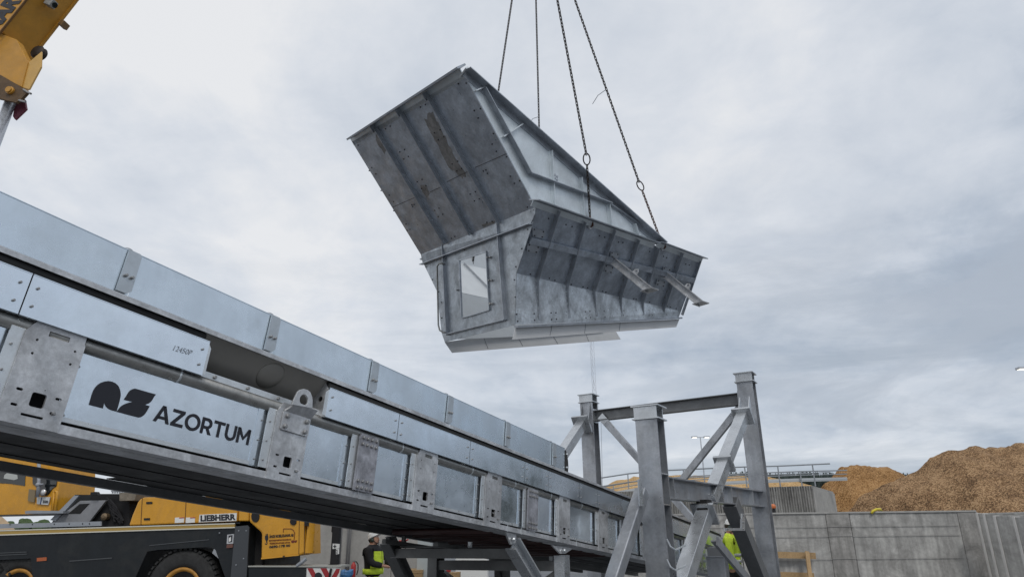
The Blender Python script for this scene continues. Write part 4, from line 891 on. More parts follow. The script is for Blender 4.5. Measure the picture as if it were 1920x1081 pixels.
# skirts at the bottom
m = MB(); a, b = PS.p(966, 612), PS.p(1274, 596); m.bar(a+PS.n*.02, b+PS.n*.02, .03, .09, PS.n); m.build('bottom_flange', RIBM, sw_)
sk1 = quad('side_skirt', [PS.p(*x) for x in ((966, 614), (1274, 598), (1268, 613), (961, 636))], SKIRT, PS, .008)
m = MB(); [rib(m, PS, a, b, .006, .006) for a, b in (((1035, 610), (1031, 629)), ((1098, 607), (1096, 624)), ((1163, 604), (1161, 620)))]; merge(sk1, m, GREYP)
PFar = Plane(H['P2'], (H['P3']-H['P1']).cross(H['P4']-H['P1'])); PFar = PFar if PFar.n.dot(CAM-H['P2']) > 0 else Plane(H['P2'], -PFar.n)
sk2 = quad('side_skirt', [PFar.p(*x) for x in ((834, 641), (1000, 616), (1152, 616), (1164, 636), (848, 661))], SKIRT, PFar, .008)
m = MB(); [rib(m, PFar, a, b, .006, .006) for a, b in (((905, 628), (915, 653)), ((971, 632), (980, 648)), ((1037, 630), (1046, 644)), ((1098, 625), (1104, 640)))]; merge(sk2, m, GREYP)
# far side plates (their inner faces show through the window)
Nf = -PS.n; NI = hx*.06-hy*.07+V((0, 0, .02))
for nm, q in (('side_wall', [H['P2']+NI, FB, FK, H['P8']+NI]), ('flare_plate', [H['P8']+NI, FK, FT, H['P9']+NI]), ('upper_side_wall', [H['P9']+NI, FX, H['P11']+NI*1.3])):
    nn = (q[1]-q[0]).cross(q[2]-q[0]).normalized(); nn = nn if nn.dot(hy) > 0 else -nn; quad(nm, q, M('inner_liner', (.60, .63, .65), .45, .3, .05, 3), None, .012, (), nn)
for k in (.3, .62): m = MB(); m.bar(H['P8'].lerp(FK, k)+NI*1.3, H['P9'].lerp(FT, k-.1)+NI*1.3, .012, .03); m.build('liner_seam', GREYP, hp)
m = MB(); m.bar(H['P9'], FT, .10, .02); m.build('rim_flange', RIBM, hp)
# swing-out support brackets
for a, b, e in (((1147, 487), (1226, 545), (1202, 549)), ((1246, 514), (1322, 570), (1299, 573))):
    p = PF.p(*a, .03); best = min((k*.01 for k in range(20, 160)), key=lambda k: (V(pj(p+PF.n*k))-V((b[0]-8, b[1]))).length)
    q0 = p+PF.n*best; tgt = at(b[0]-8, b[1]-1, (q0-CAM).dot(fwd)); d_ = (tgt-p).normalized()
    vw = (CAM-p).normalized(); side = (vw-d_*vw.dot(d_)).normalized(); upn = side.cross(d_).normalized(); upn = upn if upn.z > 0 else -upn; m = MB()
    m.hbeam(p, tgt, .07, .12, upn, .014, .008); br = m.build('support_bracket', GALV, hp)
    m = MB(); gx = V((d_.x, d_.y, 0)).normalized(); m.box(tgt, gx.cross(ZUP)*.09, gx*.10, ZUP*.006+gx*.002); m.build('foot_plate', GALV, br)
    c = p.lerp(tgt, .55)+upn*.05; m = MB(); hol = [c+upn*.05+(d_*math.cos(t)+upn*math.sin(t))*.018 for t in [i*math.pi/5 for i in range(10)]]
    m.plate([c-d_*.05, c+d_*.05, c+d_*.045+upn*.06, c+upn*.095, c-d_*.045+upn*.06], side, .012, [hol]); m.build('eye_plate', GALV, br)
#@@CHAINS
# ------------------------------------------------------------------ lifting chains
APEX = at(995, -235, 9.3)
def on_edge(a, b, f): return min((a.lerp(b, k/400) for k in range(401)), key=f)
def links(m, p, q, pitch=.052, rr=.0074):
    n = max(2, round((q-p).length/pitch)); d_ = (q-p).normalized(); a = V((1, 0, 0)); x = (a-d_*a.dot(d_)).normalized(); y = d_.cross(x); pit = (q-p).length/n
    for i in range(n):
        c = p+d_*pit*(i+.5); sd_ = (x+y).normalized() if i % 2 else (x-y).normalized(); L_ = pit*.5+rr*1.3; wd_ = rr*2.0; pts = []
        for k in range(8):
            t = 2*math.pi*(k+.5)/8; pts.append(c+d_*((L_-wd_)*(1 if math.cos(t) > 0 else -1)+wd_*math.cos(t))+sd_*wd_*math.sin(t))
        m.tube(pts, rr, 5, closed=True)
def ring(m, c, d_, L_, wd_, rr, x):
    pts = []
    for k in range(14):
        t = 2*math.pi*k/14; pts.append(c+d_*L_*math.cos(t)+x*wd_*math.sin(t))
    m.tube(pts, rr, 7, closed=True)
e3 = on_edge(H['P6'], H['P7'], lambda p: abs(pj(p)[0]-1107)); e4 = on_edge(H['P6'], H['P7'], lambda p: abs(pj(p)[0]-1242))
def linedist(a, b): 
    d_ = (V(b)-V(a)).normalized(); return lambda p: abs((V(pj(p))-V(a)).x*d_.y-(V(pj(p))-V(a)).y*d_.x)
f1_ = on_edge(H['P9'], FT, linedist((960, 0), (934, 175))); f2_ = on_edge(H['P9'], FT, linedist((1005, 0), (1011, 250)))
chs = [('leftmost rusty lifting chain, going down behind the tall flared end', f1_, None, (960, 0)), ('second lifting chain from the left, straight and nearly vertical', f2_, None, (1005, 0)), ('lifting chain with a ring high up, hooked to the middle of the flare rim', at(1107, 420, (e3-CAM).dot(fwd)), (1099.5, 290), (1045, 0)), ('rightmost lifting chain, hooked near the right end of the flare rim', at(1243, 461, (e4-CAM).dot(fwd)), (1198, 341), (1078, 0))]
for k, (lab, e, rg, tp_) in enumerate(chs):
    t = thing('lifting_chain', lab, 'chain', e, 'lifting chains'); tpp = at(*tp_, 9.35+.0*k)
    end = at(*rg, (e-CAM).dot(fwd)*.985) if rg else e
    tpp = at(*tp_, (end-CAM).dot(fwd)*.985)
    top = tpp+(tpp-end).normalized()*1.7
    m = MB(); links(m, top, end); m.build('upper_chain' if rg else 'chain_links', CHAINM, t, True)
    if rg:
        d_ = (e-end).normalized(); x = rgt
        m = MB(); ring(m, end+d_*.065, d_, .085, .05, .010, x); m.build('coupling_link', CHAINM, t, True)
        hk = e-d_*.12; m = MB(); links(m, end+d_*.15, hk); m.build('lower_chain', RUST if k == 3 else CHAINM, t, True)
        m = MB(); y = -upv; m.tube([hk, hk+d_*.05, hk+d_*.09+rgt*.03, hk+d_*.14+rgt*.03, hk+d_*.165, hk+d_*.14-rgt*.03, hk+d_*.11-rgt*.035], [.014, .018, .02, .02, .018, .014, .008], 8); m.build('hook', RUST, t, True)
    else:
        m = MB(); ring(m, end, upv, .05, .03, .009, rgt); m.build('shackle', CHAINM, t, True)
    if k in (1, 3):
        a_, b_ = (((1010, 219), (992, 232)), ((1135, 169), (1111, 195)))[k == 3]; dd = (end-CAM).dot(fwd)*.985; m = MB(); m.tube([at(*a_, dd), at((a_[0]+b_[0])/2-2, (a_[1]+b_[1])/2-3, dd), at(*b_, dd)], .006, 5); m.build('tie_wire', GREYP, t)
for e, nm in ((chs[2][1], 0), (chs[3][1], 1)):
    m = MB(); c = e-ZUP*.03; n_ = PF.n; x = hx; hol = arc(c, .02, 0, 2*math.pi*.92, 11, x, ZUP); m.plate(arc(c, .055, 0, 2*math.pi*.95, 18, x, ZUP), PS.n, .02, [hol]); m.build('lifting_eye', GALV, fl_)
#@@CRANE
# ------------------------------------------------------------------ mobile crane
ce = V((math.sin(R_(97)), math.cos(R_(97)), 0)); cm_ = V((-ce.y, ce.x, 0)); cm_ = cm_ if cm_.y < 0 else -cm_
TO = at(340, 1078, 12.9); TP = Plane(TO, cm_)
tp = lambda u, v, off=0.: TP.p(u, v, off)
mc = thing('mobile_crane', 'yellow and black mobile crane with its boom raised, parked behind the conveyor', 'crane', V((*tp(250, 1078, -1.2).xy, 0)))
def tplate(name, pts, mat, off=0., th=.05, par=None, holes=(), label=None, bevel=0):
    m = MB(); m.plate([tp(u, v, off) for u, v in pts], cm_, th, [[tp(u, v, off) for u, v in h] for h in holes]); return m.build(name, mat, par or mc, label=label, bevel=bevel)
zg = lambda u: pj(V((*tp(u, 1078).xy, .75)))[1]
def low(u, z): p = tp(u, 1060); return pj(V((p.x, p.y, z)))
ch = tplate('chassis', [(-260, 1012), (0, 1003), (440, 988), (466, 987), low(466, .7), low(438, .7), (404, 1030), (395, 1024), (295, 1030), (276, 1033), low(246, .6), low(78, .6), (58, 1046), (-130, 1055), low(-150, .6), low(-260, .6)], CHAS, 0, 2.4)
for pp in ([(130, 1050), (210, 1044), (210, 1046), (130, 1052)], [(280, 1021), (392, 1010), (392, 1011.5), (280, 1022.5)], [(-20, 1036), (50, 1033), (50, 1034.5), (-20, 1037.5)], [(-20, 1040), (50, 1037), (50, 1038.5), (-20, 1041.5)]):
    tplate('panel_crease', pp, M('chassis_edge', (.06, .065, .07), .4), .012, .012, ch)
tplate('gold_stripe', [(-260, 1003), (0, 995), (440, 981), (440, 988), (0, 1003), (-260, 1012)], GOLD, .02, .03, ch)
for dv in (0, 8.2): tplate('white_stripe', [(-260, 1001.5+dv), (0, 993+dv*.98), (440, 979.5+dv*.9), (440, 981.5+dv*.9), (0, 995+dv*.98), (-260, 1003.5+dv)], M('stripe_cream', (.62, .60, .52), .4), .026, .02, ch)
tplate('deck', [(-260, 1001), (450, 978), (450, 981), (-260, 1004)], CHAS, -.05, 2.3, ch)
hl = [[(u+k*1.2-1.5, 981.5-u*.011+q) for k, q in ((0, 0), (2, 0), (2, 3.2), (0, 3.2))] for u in (19, 61, 102, 130, 155, 168)]
tplate('deck_edge_rail', [(-260, 988), (0, 981.5), (189, 976.5), (189, 984.8), (0, 989.8), (-260, 997)], GREYP, .03, .03, ch, hl)
tplate('marker_reflector', [(69, 1045), (87, 1043.5), (87, 1050), (69, 1051.5)], M('orange_reflector', (.40, .10, .03), .4), .012, .01, ch)
dp_ = tplate('skirt_panel', [(441, 986), (464, 984), (467, 988), low(467, .5), low(436, .5)], M('chassis_grey', (.05, .055, .062), .4), .03, .03, ch)
tplate('warning_sticker', [(426, 1001.5), (438.5, 1000), (437, 1018), (425, 1019)], M('sticker_grey', (.45, .46, .48), .5), .025, .02, ch); tplate('sticker_picture', [(428.5, 1003), (436, 1002), (435, 1015), (428, 1016)], BLACK, .028, .004, ch); tplate('sticker_figure', [(429, 1008), (433, 1005), (433, 1013), (429, 1015)], WHITE, .031, .003, ch)
tplate('brown_reflector', [(425, 1020), (437, 1019), (436, 1025.5), (424.5, 1026.5)], M('brown_plastic', (.14, .06, .045), .5), .025, .02, ch)
m = MB(); [m.lathe(tp(u, v, .03), cm_, [(0, .012), (.012, .012)], 8) for u, v in ((448, 994), (462, 994), (457, 1046), (443, 1058), (412, 998))]; merge(ch, m, GREYP)
# wheels
def wheel(u, v, off=-.05):
    c = tp(u, v, off); c.z = .73; t = MB(); r = .73
    t.lathe(c-cm_*.45, cm_, [(0, .40), (.0, r*.9), (.04, r*.975), (.10, r), (.36, r), (.41, r*.975), (.45, r*.90), (.45, r*.66), (.43, r*.55), (.40, .40)], 48); y = t.build('wheel', RUB, mc, True)
    b = MB()
    for k in range(44):
        a = 2*math.pi*k/44; d_ = ce*math.cos(a)+ZUP*math.sin(a); tt = ce*-math.sin(a)+ZUP*math.cos(a); b.box(c-cm_*.05+d_*(r-.0), tt*.03, cm_*.055, d_*.018)
    merge(y, b, RUB)
    m = MB(); m.lathe(c-cm_*.3, cm_, [(0, .36), (.27, .405), (.30, .40), (.28, .34), (.16, .30), (.14, .12), (.24, .11), (.25, .04)], 32); rm = m.build('rim', M('rim_yellow', (.42, .20, .03), .5, 0, .3, 8), y, True)
    m = MB(); [m.lathe(c-cm_*.14+(ce*math.cos(a)+ZUP*math.sin(a))*.24, cm_, [(0, .016), (.04, .016)], 6) for a in [i*math.pi/5 for i in range(10)]]; merge(rm, m, BOLT)
for u in (338, -46, 338-2100/12.9*1.9): wheel(u, 1100)
# engine cover
ec = tplate('engine_cover', [(241, 985), (247, 966), (258, 940), (263, 934), (270, 931.5), (340, 931), (446, 928), (444, 977)], YEL, -.02, 2.2, bevel=.03)
for u0, u1 in ((266, 263.5), (348.5, 346)): tplate('seam', [(u0, 933), (u0+1.2, 933), (u1+1.2, 983-(u1-263)*.035), (u1, 983-(u1-263)*.035)], M('seam_dark', (.10, .04, .01), .6), -.016, .006, ec)
for a, b in ((274, 940), (269.5, 970.5)): tplate('latch', [(a, b), (a+11, b-.3), (a+11, b+3.4), (a, b+3.7)], CHAS, -.005, .02, ec)
for u in (328, 348.5): tplate('label_sticker', [(u, 969.5), (u+17, 968.5), (u+16.5, 978.5), (u-.5, 979.5)], WHITE, -.012, .01, ec); tplate('red_label_strip', [(u+8, 969.2), (u+17, 968.6), (u+17, 970.3), (u+8, 970.9)], RED, -.008, .008, ec)
lb_ = tplate('name_plate', [(374, 964), (444, 960.8), (443, 975.5), (372.5, 978.3)], WHITE, -.012, .01, ec)
def ttext(name, s, u0, v0, u1, v1, hpx, mat, par, off, bold=.02, **k):
    a, b = tp(u0, v0, off), tp(u1, v1, off); c = tp(u0, v0-hpx, off); text(name, s, a, b-a, c-a, (b-a).length, (c-a).length, mat, par, bold, **k)
ttext('maker_lettering', 'LIEBHERR', 376, 976.6, 442, 973.8, 11.4, BLACK, lb_, -.01, .045)
tplate('side_locker', [(448, 954), (467, 955), (466, 976), (446.5, 976)], YEL, -.02, .8, bevel=.02)
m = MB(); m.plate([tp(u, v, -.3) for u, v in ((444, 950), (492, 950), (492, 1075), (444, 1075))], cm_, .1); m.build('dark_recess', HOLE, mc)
# driving cab
cb = tplate('driving_cab', [(467, 905), (572, 905), (572, 1036), (560, 1040.5), (489.5, 1047.5), (490.5, 1000), (488, 996), (467, 977)], YEL, 0, .5, bevel=.03)
tplate('cab_rear', [(467, 905), (545, 905), (545, 1040), (490, 1046), (467, 977)], YEL, -.49, 1.5, cb)
m = MB(); A_, B_ = tp(572, 905), tp(572, 1036); crv = []
for k in range(9):
    t = k/8*math.pi/2; crv.append(ce*(.11*math.sin(t))-cm_*(.11*(1-math.cos(t))))
P2 = [B_+c for c in crv]+[B_+crv[-1]-cm_*1.7-ce*.80]; P3 = [V((p.x, p.y, A_.z)) for p in P2]; nP = len(P2)
m.add(P2+P3, [(i, i+1, nP+i+1, nP+i) for i in range(nP-1)]); m.build('cab_front', YEL, cb, True)
for u in (560.5, 570.5): tplate('cab_seam', [(u, 975), (u+1, 975), (u+.2, 1039), (u-.8, 1039)], MAT['seam_dark'], .004, .006, cb)
for (u, v, a, b) in ((478.5, 967.5, 7.5, 10.5), (549.5, 977, 6, 6.5)):
    m = MB(); m.plate([tp(u+a*math.cos(t), v+b*math.sin(t), .02) for t in [i*math.pi/9 for i in range(18)]], cm_, .02); m.build('recess_handle', CLOTH, cb)
tplate('cab_sill', [(489.5, 1047.5), (560, 1040.5), (560, 1038), (489.5, 1044.5)], M('sill_yellow', (.66, .33, .03), .4), .006, .006, cb)
tplate('sill_catch', [(530, 1043), (534, 1042.6), (534, 1040.5), (530, 1041)], BLACK, .012, .01, cb)
m = MB(); m.tube([tp(574, 1046, .0), tp(566, 1053, .02), tp(557, 1060, .0)], .035, 8); m.build('headlamp_bracket', GREYP, cb)
mr = tplate('corner_lamp', [(571, 974), (577, 974), (577, 985), (571, 985)], CLOTH, .06, .06, cb)
DRED = M('dark_red_lettering', (.16, .03, .01), .6)
ck = lambda x, y: (485+x/13.51, 975+y/13.51)
def ctext(nm, s, x0, y0, x1, y1, h, mat, bold): a = ck(x0, y0); b = ck(x1, y1); ttext(nm, s, *a, *b, h/13.51, mat, cb, .004, bold)
ctext('company_lettering', '\u00c5NGE MOBILKRANAR AB', 268, 442, 885, 402, 95, BLACK, .03)
ctext('service_lettering', 'BETONGPUMPAR KRANBILAR', 262, 528, 825, 495, 40, DRED, .02)
ctext('service_lettering', 'TELESKOPLASTARE LIFTAR', 275, 600, 800, 572, 40, DRED, .02)
ctext('phone_lettering', '0690-178 00', 270, 702, 798, 660, 66, BLACK, .035)
m = MB(); HKs = [(180, 335), (192, 335), (192, 375), (205, 375), (205, 335), (232, 335), (228, 375), (242, 395), (240, 470), (215, 520), (215, 545), (225, 560), (212, 600), (185, 610), (160, 595), (155, 570), (168, 572), (180, 590), (200, 580), (203, 562), (185, 548), (188, 515), (160, 470), (158, 395), (178, 375)]
m.plate([tp(*ck(*x), .006) for x in HKs], cm_, .004); m.build('hook_emblem', BLACK, cb)
m = MB(); ln = [(625, 305), (627, 208), (820, 208), (880, 245), (912, 320), (895, 490)]
for a, b in zip(ln, ln[1:]): m.bar(tp(*ck(*a), .005), tp(*ck(*b), .005), .012, .004, cm_)
m.plate([tp(*ck(*x), .006) for x in ((820, 530), (835, 500), (880, 495), (900, 510), (925, 500), (970, 495), (965, 530), (935, 560), (905, 545), (880, 565), (840, 565))], cm_, .004); m.build('boom_truck_emblem', DRED, cb)
# front platform and chevron board
fp_ = tplate('front_platform', [(465, 1059.5), (640, 1059), (640, 1062.5), (465, 1062)], M('worn_alu', (.42, .42, .38), .45, .4), .02, .45)
tplate('front_bumper', [(466, 1062.5), (575, 1063), (575, 1100), (466, 1100)], CHAS, 0, 1.0)
cvn = [(574, 1063.5), (639, 1063.5), (632, 1100), (573, 1100)]
cbd = tplate('chevron_board', cvn, WHITE, .0, .04)
cz = lambda x, y: (560+x/13.343, 1000+y/13.343)
for pp in ([(215, 855), (345, 855), (470, 1081), (560, 1240), (430, 1240), (335, 1081)], [(545, 855), (690, 855), (770, 1000), (750, 1240), (690, 1130)], [(940, 870), (1030, 870), (1010, 960), (940, 1090), (860, 1240), (800, 1240), (815, 1090)]):
    tplate('red_chevron', [cz(*x) for x in pp], M('chevron_red', (.33, .02, .025), .45), .006, .005, cbd)
m = MB(); m.plate([tp(*cz(490+95*math.cos(t), 1060+100*math.sin(t)), .012) for t in [i*math.pi/10 for i in range(20)]], cm_, .005); m.build('lamp_hole', BLACK, cbd)
m = MB(); m.tube([tp(*cz(815, 870), .02), tp(*cz(795, 930), .03), tp(*cz(770, 1081), .03), tp(*cz(770, 1300), .03)], .022, 6); m.build('cable', CLOTH, cbd)
# operator cab at left
oc = tplate('operator_cab', [(-190, 850), (100, 850), (112, 872), (111, 905), (109, 925), (104, 962), (-190, 968)], YEL, -.7, 1.1, bevel=.02)
tplate('side_window', [(-150, 874), (48, 880), (46.5, 910), (20, 906), (-150, 896)], GLASS, -.69, .02, oc)
fw_ = tplate('front_window', [(61, 885), (108, 890), (105, 910), (98, 915), (93, 923), (88, 928), (76, 929), (72, 915), (61, 906)], GLASS, -.68, .02, oc)
tplate('window_reflection', [(8, 890), (14, 885), (32, 887), (33, 897), (26, 899), (7, 896)], M('reflection_grey', (.45, .47, .45), .7), -.685, .01, oc)  # pale patch painted on the glass as a window reflection
m = MB(); m.tube([tp(73, 862, -.55), tp(73, 905, -.55), tp(70, 931, -.55)], .035, 10); m.build('exhaust_tube', GREYP, oc, True)
m = MB(); m.ball(tp(72, 908, -.55), .055, 10, 8); m.tube([tp(72, 908, -.55), tp(80, 907, -.5)], .02, 6); m.build('tube_clamp', GREYP, oc, True)
m = MB(); m.lathe(tp(83.5, 922, -.62), cm_, [(0, .05), (.04, .06), (.05, .055), (.06, .03)], 16); m.build('headlamp', M('lamp_silver', (.7, .7, .7), .2, .5), oc, True)
np_ = tplate('number_plate', [(69, 931), (94, 931), (90, 945.5), (69, 944)], M('plate_white', (.55, .57, .57), .5), -.66, .02, oc)
tplate('plate_band', [(77, 931.5), (79, 931.5), (76.5, 944.5), (74.5, 944.5)], M('plate_blue', (.02, .05, .14), .5), -.655, .006, np_)
ttext('plate_digits', '350', 80, 942, 90, 942.5, 5.2, BLACK, np_, -.652, .03)
tplate('mesh_guard', [(54, 916), (66, 918), (64, 941), (52, 938)], M('guard_mesh', (.22, .17, .10), .6), -.66, .03, oc)
m = MB(); m.tube([tp(98, 960, -.66), tp(101, 922, -.64), tp(104, 919, -.64), tp(107, 922, -.64), tp(103, 960, -.66)], .03, 8); m.build('front_fairing', YEL, oc, True)
tplate('catwalk', [(47, 957), (60, 956), (119, 957), (118, 961.5), (47, 962)], GREYP, -.45, .5, mc)
m = MB(); m.tube([tp(123, 875, -1.2), tp(122.5, 934, -1.2)], .03, 8); m.build('stanchion', GREYP, mc, True)
tplate('winch_guard', [(98, 977), (140, 930), (140, 926.5), (222, 927), (222, 990), (98, 990)], CHAS, -.9, .9, mc)
gh = tplate('grey_hatch', [(97, 979), (146, 941), (150, 938), (199, 937), (166, 979)], M('hatch_grey', (.24, .245, .26), .5, .1, .15, 4), -.62, .06, mc, (), None, .008)
tplate('hatch_window', [(128, 962), (149, 944), (168, 943), (150, 962)], HOLE, -.612, .01, gh)
tplate('hatch_rim', [(94, 974), (139, 928), (148, 928), (104, 976)], GREYP, -.6, .06, mc)
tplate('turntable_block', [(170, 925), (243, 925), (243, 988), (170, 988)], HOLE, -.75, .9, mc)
m = MB()
for k in range(7):
    pp = []
    for i in range(8):
        t = i/7; pp.append(tp(200+22*t+6*math.sin(t*5+k)+k*1.2, 937+40*t+5*math.sin(k+t*3), -.7))
    m = MB(); m.tube(pp, .018, 6); m.build('hydraulic_hose', CLOTH, mc)
m = MB(); m.lathe(tp(201, 968, -.72), cm_, [(0, .07), (.1, .07), (.12, .03)], 12); m.build('hose_coupling', M('brass_dull', (.18, .13, .08), .5, .5), mc)
tplate('timber_block', [(224, 923), (257, 922), (252, 937), (224, 938)], M('grey_timber', (.19, .165, .13), .85, 0, .3, 12), -.5, .7, mc)
m = MB()
for k in range(9):
    a = (209+k*3.2, 921); m.tube([tp(a[0], a[1], -.6), tp(a[0]+1, a[1]-3, -.6), tp(a[0]+2, a[1]+3, -.6)], .012, 5)
m.build('stowed_chain', GREYP, mc, True)
tplate('wing_mirror', [(170, 922), (180, 921), (183, 927), (169, 927)], CLOTH, -.5, .1, mc)
# counter frame that carries the boom, off to the left
m = MB(); zc_ = tp(-300, 980).z; c = V((*tp(-330, 980, -1.3).xy, zc_+.6)); m.box(c, ce*1.6, cm_*.9, ZUP*.9); m.build('turret', YEL, mc, bevel=.05)
# boom
BO = -.7
l1a, l1b = tp(50, 0, BO), tp(0, 62, BO); bd = (l1a-l1b).normalized(); l2b = tp(52, 117, BO-1.0)
m = MB(); bu = cm_.cross(bd); bu = bu if bu.z > 0 else -bu
e0 = l1b+bd*0; e1 = l1a+bd*3.2
def lowpt(p): return p+(-cm_*1.0)+((l2b-l1b)-(-cm_*1.0)-bd*((l2b-l1b).dot(bd)))
k0 = (l2b-l1b).dot(bd); q2a = l2b; sh = l2b-(l1b+bd*k0)
N0, N1 = l1b+bd*(k0+.25), e1
loopA = [N0, l2b, l2b+bu*1.15, N0+bu*.95]; loopB = [N1, N1+sh, N1+sh+bu*1.15, N1+bu*.95]
m.hull8(loopA+loopB); boom = m.build('boom', YELB, mc, bevel=.02)
# inner edge lips of the boom
m = MB(); m.bar(l2b+bd*.03-bu*.02, N1+sh-bu*.02, .07, .05, bu); m.build('boom_edge_lip', YELB, boom)
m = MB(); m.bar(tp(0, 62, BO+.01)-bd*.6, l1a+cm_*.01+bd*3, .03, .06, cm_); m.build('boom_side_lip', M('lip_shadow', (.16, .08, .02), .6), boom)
# lower boom body and foot bracket
m = MB(); lo = [(-70, 120), (0, 62), (31, 74), (52, 117), (40, 163), (-30, 132)]
m.plate([tp(u, v, BO-.12) for u, v in lo], cm_, .25); bb_ = m.build('boom_foot', YELB, boom, bevel=.02)
m = MB(); lo = [(31, 78), (52, 118), (78, 96), (77, 125), (54, 168), (40, 164)]; m.plate([tp(u, v, BO-.16) for u, v in lo], cm_, .05); m.build('boom_sleeve', M('sleeve_yellow', (.60, .36, .10), .45, 0, .08, 4), boom, bevel=.015)
m = MB(); m.lathe(tp(78, 104, BO-.75), cm_, [(0, .19), (.03, .21), (.07, .17), (.11, .17), (.15, .21), (.18, .19)], 28); m.build('rope_sheave', CHAINM, boom, True)
m = MB(); lo = [(-40, 128), (0, 140), (38, 162), (52, 172), (40, 185), (30, 192), (-40, 176)]; m.plate([tp(u, v, BO-.10) for u, v in lo], cm_, .08); m.build('cylinder_bracket', M('bracket_brown', (.10, .055, .02), .6, 0, .3, 8), boom)
m = MB(); m.lathe(tp(20.5, 171, BO-.10), cm_, [(0, .11), (.05, .11), (.06, .085), (.10, .085)], 20); m.build('pivot_pin', YELB, boom)
for a, b in (((44, 168), (58, 176)), ((36, 188), (48, 191))): m = MB(); m.tube([tp(*a, BO-.1), tp(*b, BO-.05)], .028, 8); m.build('grease_fitting', BOLT, boom)
m = MB(); m.plate([tp(u, v, BO-.45) for u, v in ((30, 184), (46, 186), (49, 204), (28, 224), (24, 218))], cm_, .06); m.build('red_flag_plate', M('dull_red', (.17, .035, .06), .5), boom)
ca, cb2 = tp(20, 190, BO-.35), tp(-22, 300, BO-.35); cdv = (cb2-ca).normalized()
m = MB(); m.tube([ca-cdv*.1, ca+cdv*6.5], .135, 24); m.build('lift_cylinder', M('cylinder_silver', (.50, .53, .58), .32, .6, .08, 5), boom, True)
bx = tp(99, 12, BO-.55); m = MB(); m.box(bx-bu*.08+cm_*.15, bd*.11, cm_*.10, bu*.12); wl_ = m.build('work_lamp', M('lamp_grey', (.33, .33, .31), .5, .2, .3, 20), boom, bevel=.01)
m = MB(); m.lathe(bx-bu*.20+cm_*.12, -bu, [(0, .08), (.02, .08)], 14); m.build('lamp_glass', GLASS, wl_)
m = MB(); m.box(tp(120, 47, BO-1.0), bd*.09, cm_*.12, bu*.07); m.build('stop_block', M('block_brown', (.20, .12, .05), .6), boom, bevel=.01)
# dark lettering running up the boom side
tb = l1b+cm_*.012+bu*.12-bd*1.15
text('boom_lettering', 'KRANAR', tb, bd, bu, 2.3, .55, BLACK, boom, .05)
# black post with stickers on the front platform
t = thing('sticker_post', 'black upright post with two white stickers on the crane platform', 'post', tp(626, 1061, -.4))
m = MB(); a = tp(627, 1061, -.4); m.box(a+ZUP*.42, ce*.075, cm_*.06, ZUP*.42); m.build('post_body', CLOTH, t, bevel=.015)
m = MB(); m.box(a+ZUP*.02, ce*.10, cm_*.08, ZUP*.02); m.build('post_foot', CLOTH, t)
m = MB(); m.tube([a+ZUP*.75-ce*.075, a+ZUP*.74-ce*.10, a+ZUP*.62-ce*.10, a+ZUP*.60-ce*.075], .01, 6); m.build('post_handle', CLOTH, t)
PLP = Plane(a+cm_*.065, cm_)
for pp, s_ in (([(850, 240), (1025, 250), (1018, 362), (845, 375)], '+'), ([(935, 372), (1015, 372), (1010, 500), (932, 510)], '2')):
    q = [PLP.p(*cz(*x)) for x in pp]; m = MB(); m.plate(q, cm_, .004); st = m.build('sticker', WHITE, t)
    w_ = q[1]-q[0]; h_ = q[0]-q[3]; text('sticker_mark', s_, q[3]+w_*.12+h_*.15+cm_*.002, w_, h_, w_.length*.42, h_.length*.7, BLACK, st, .03)
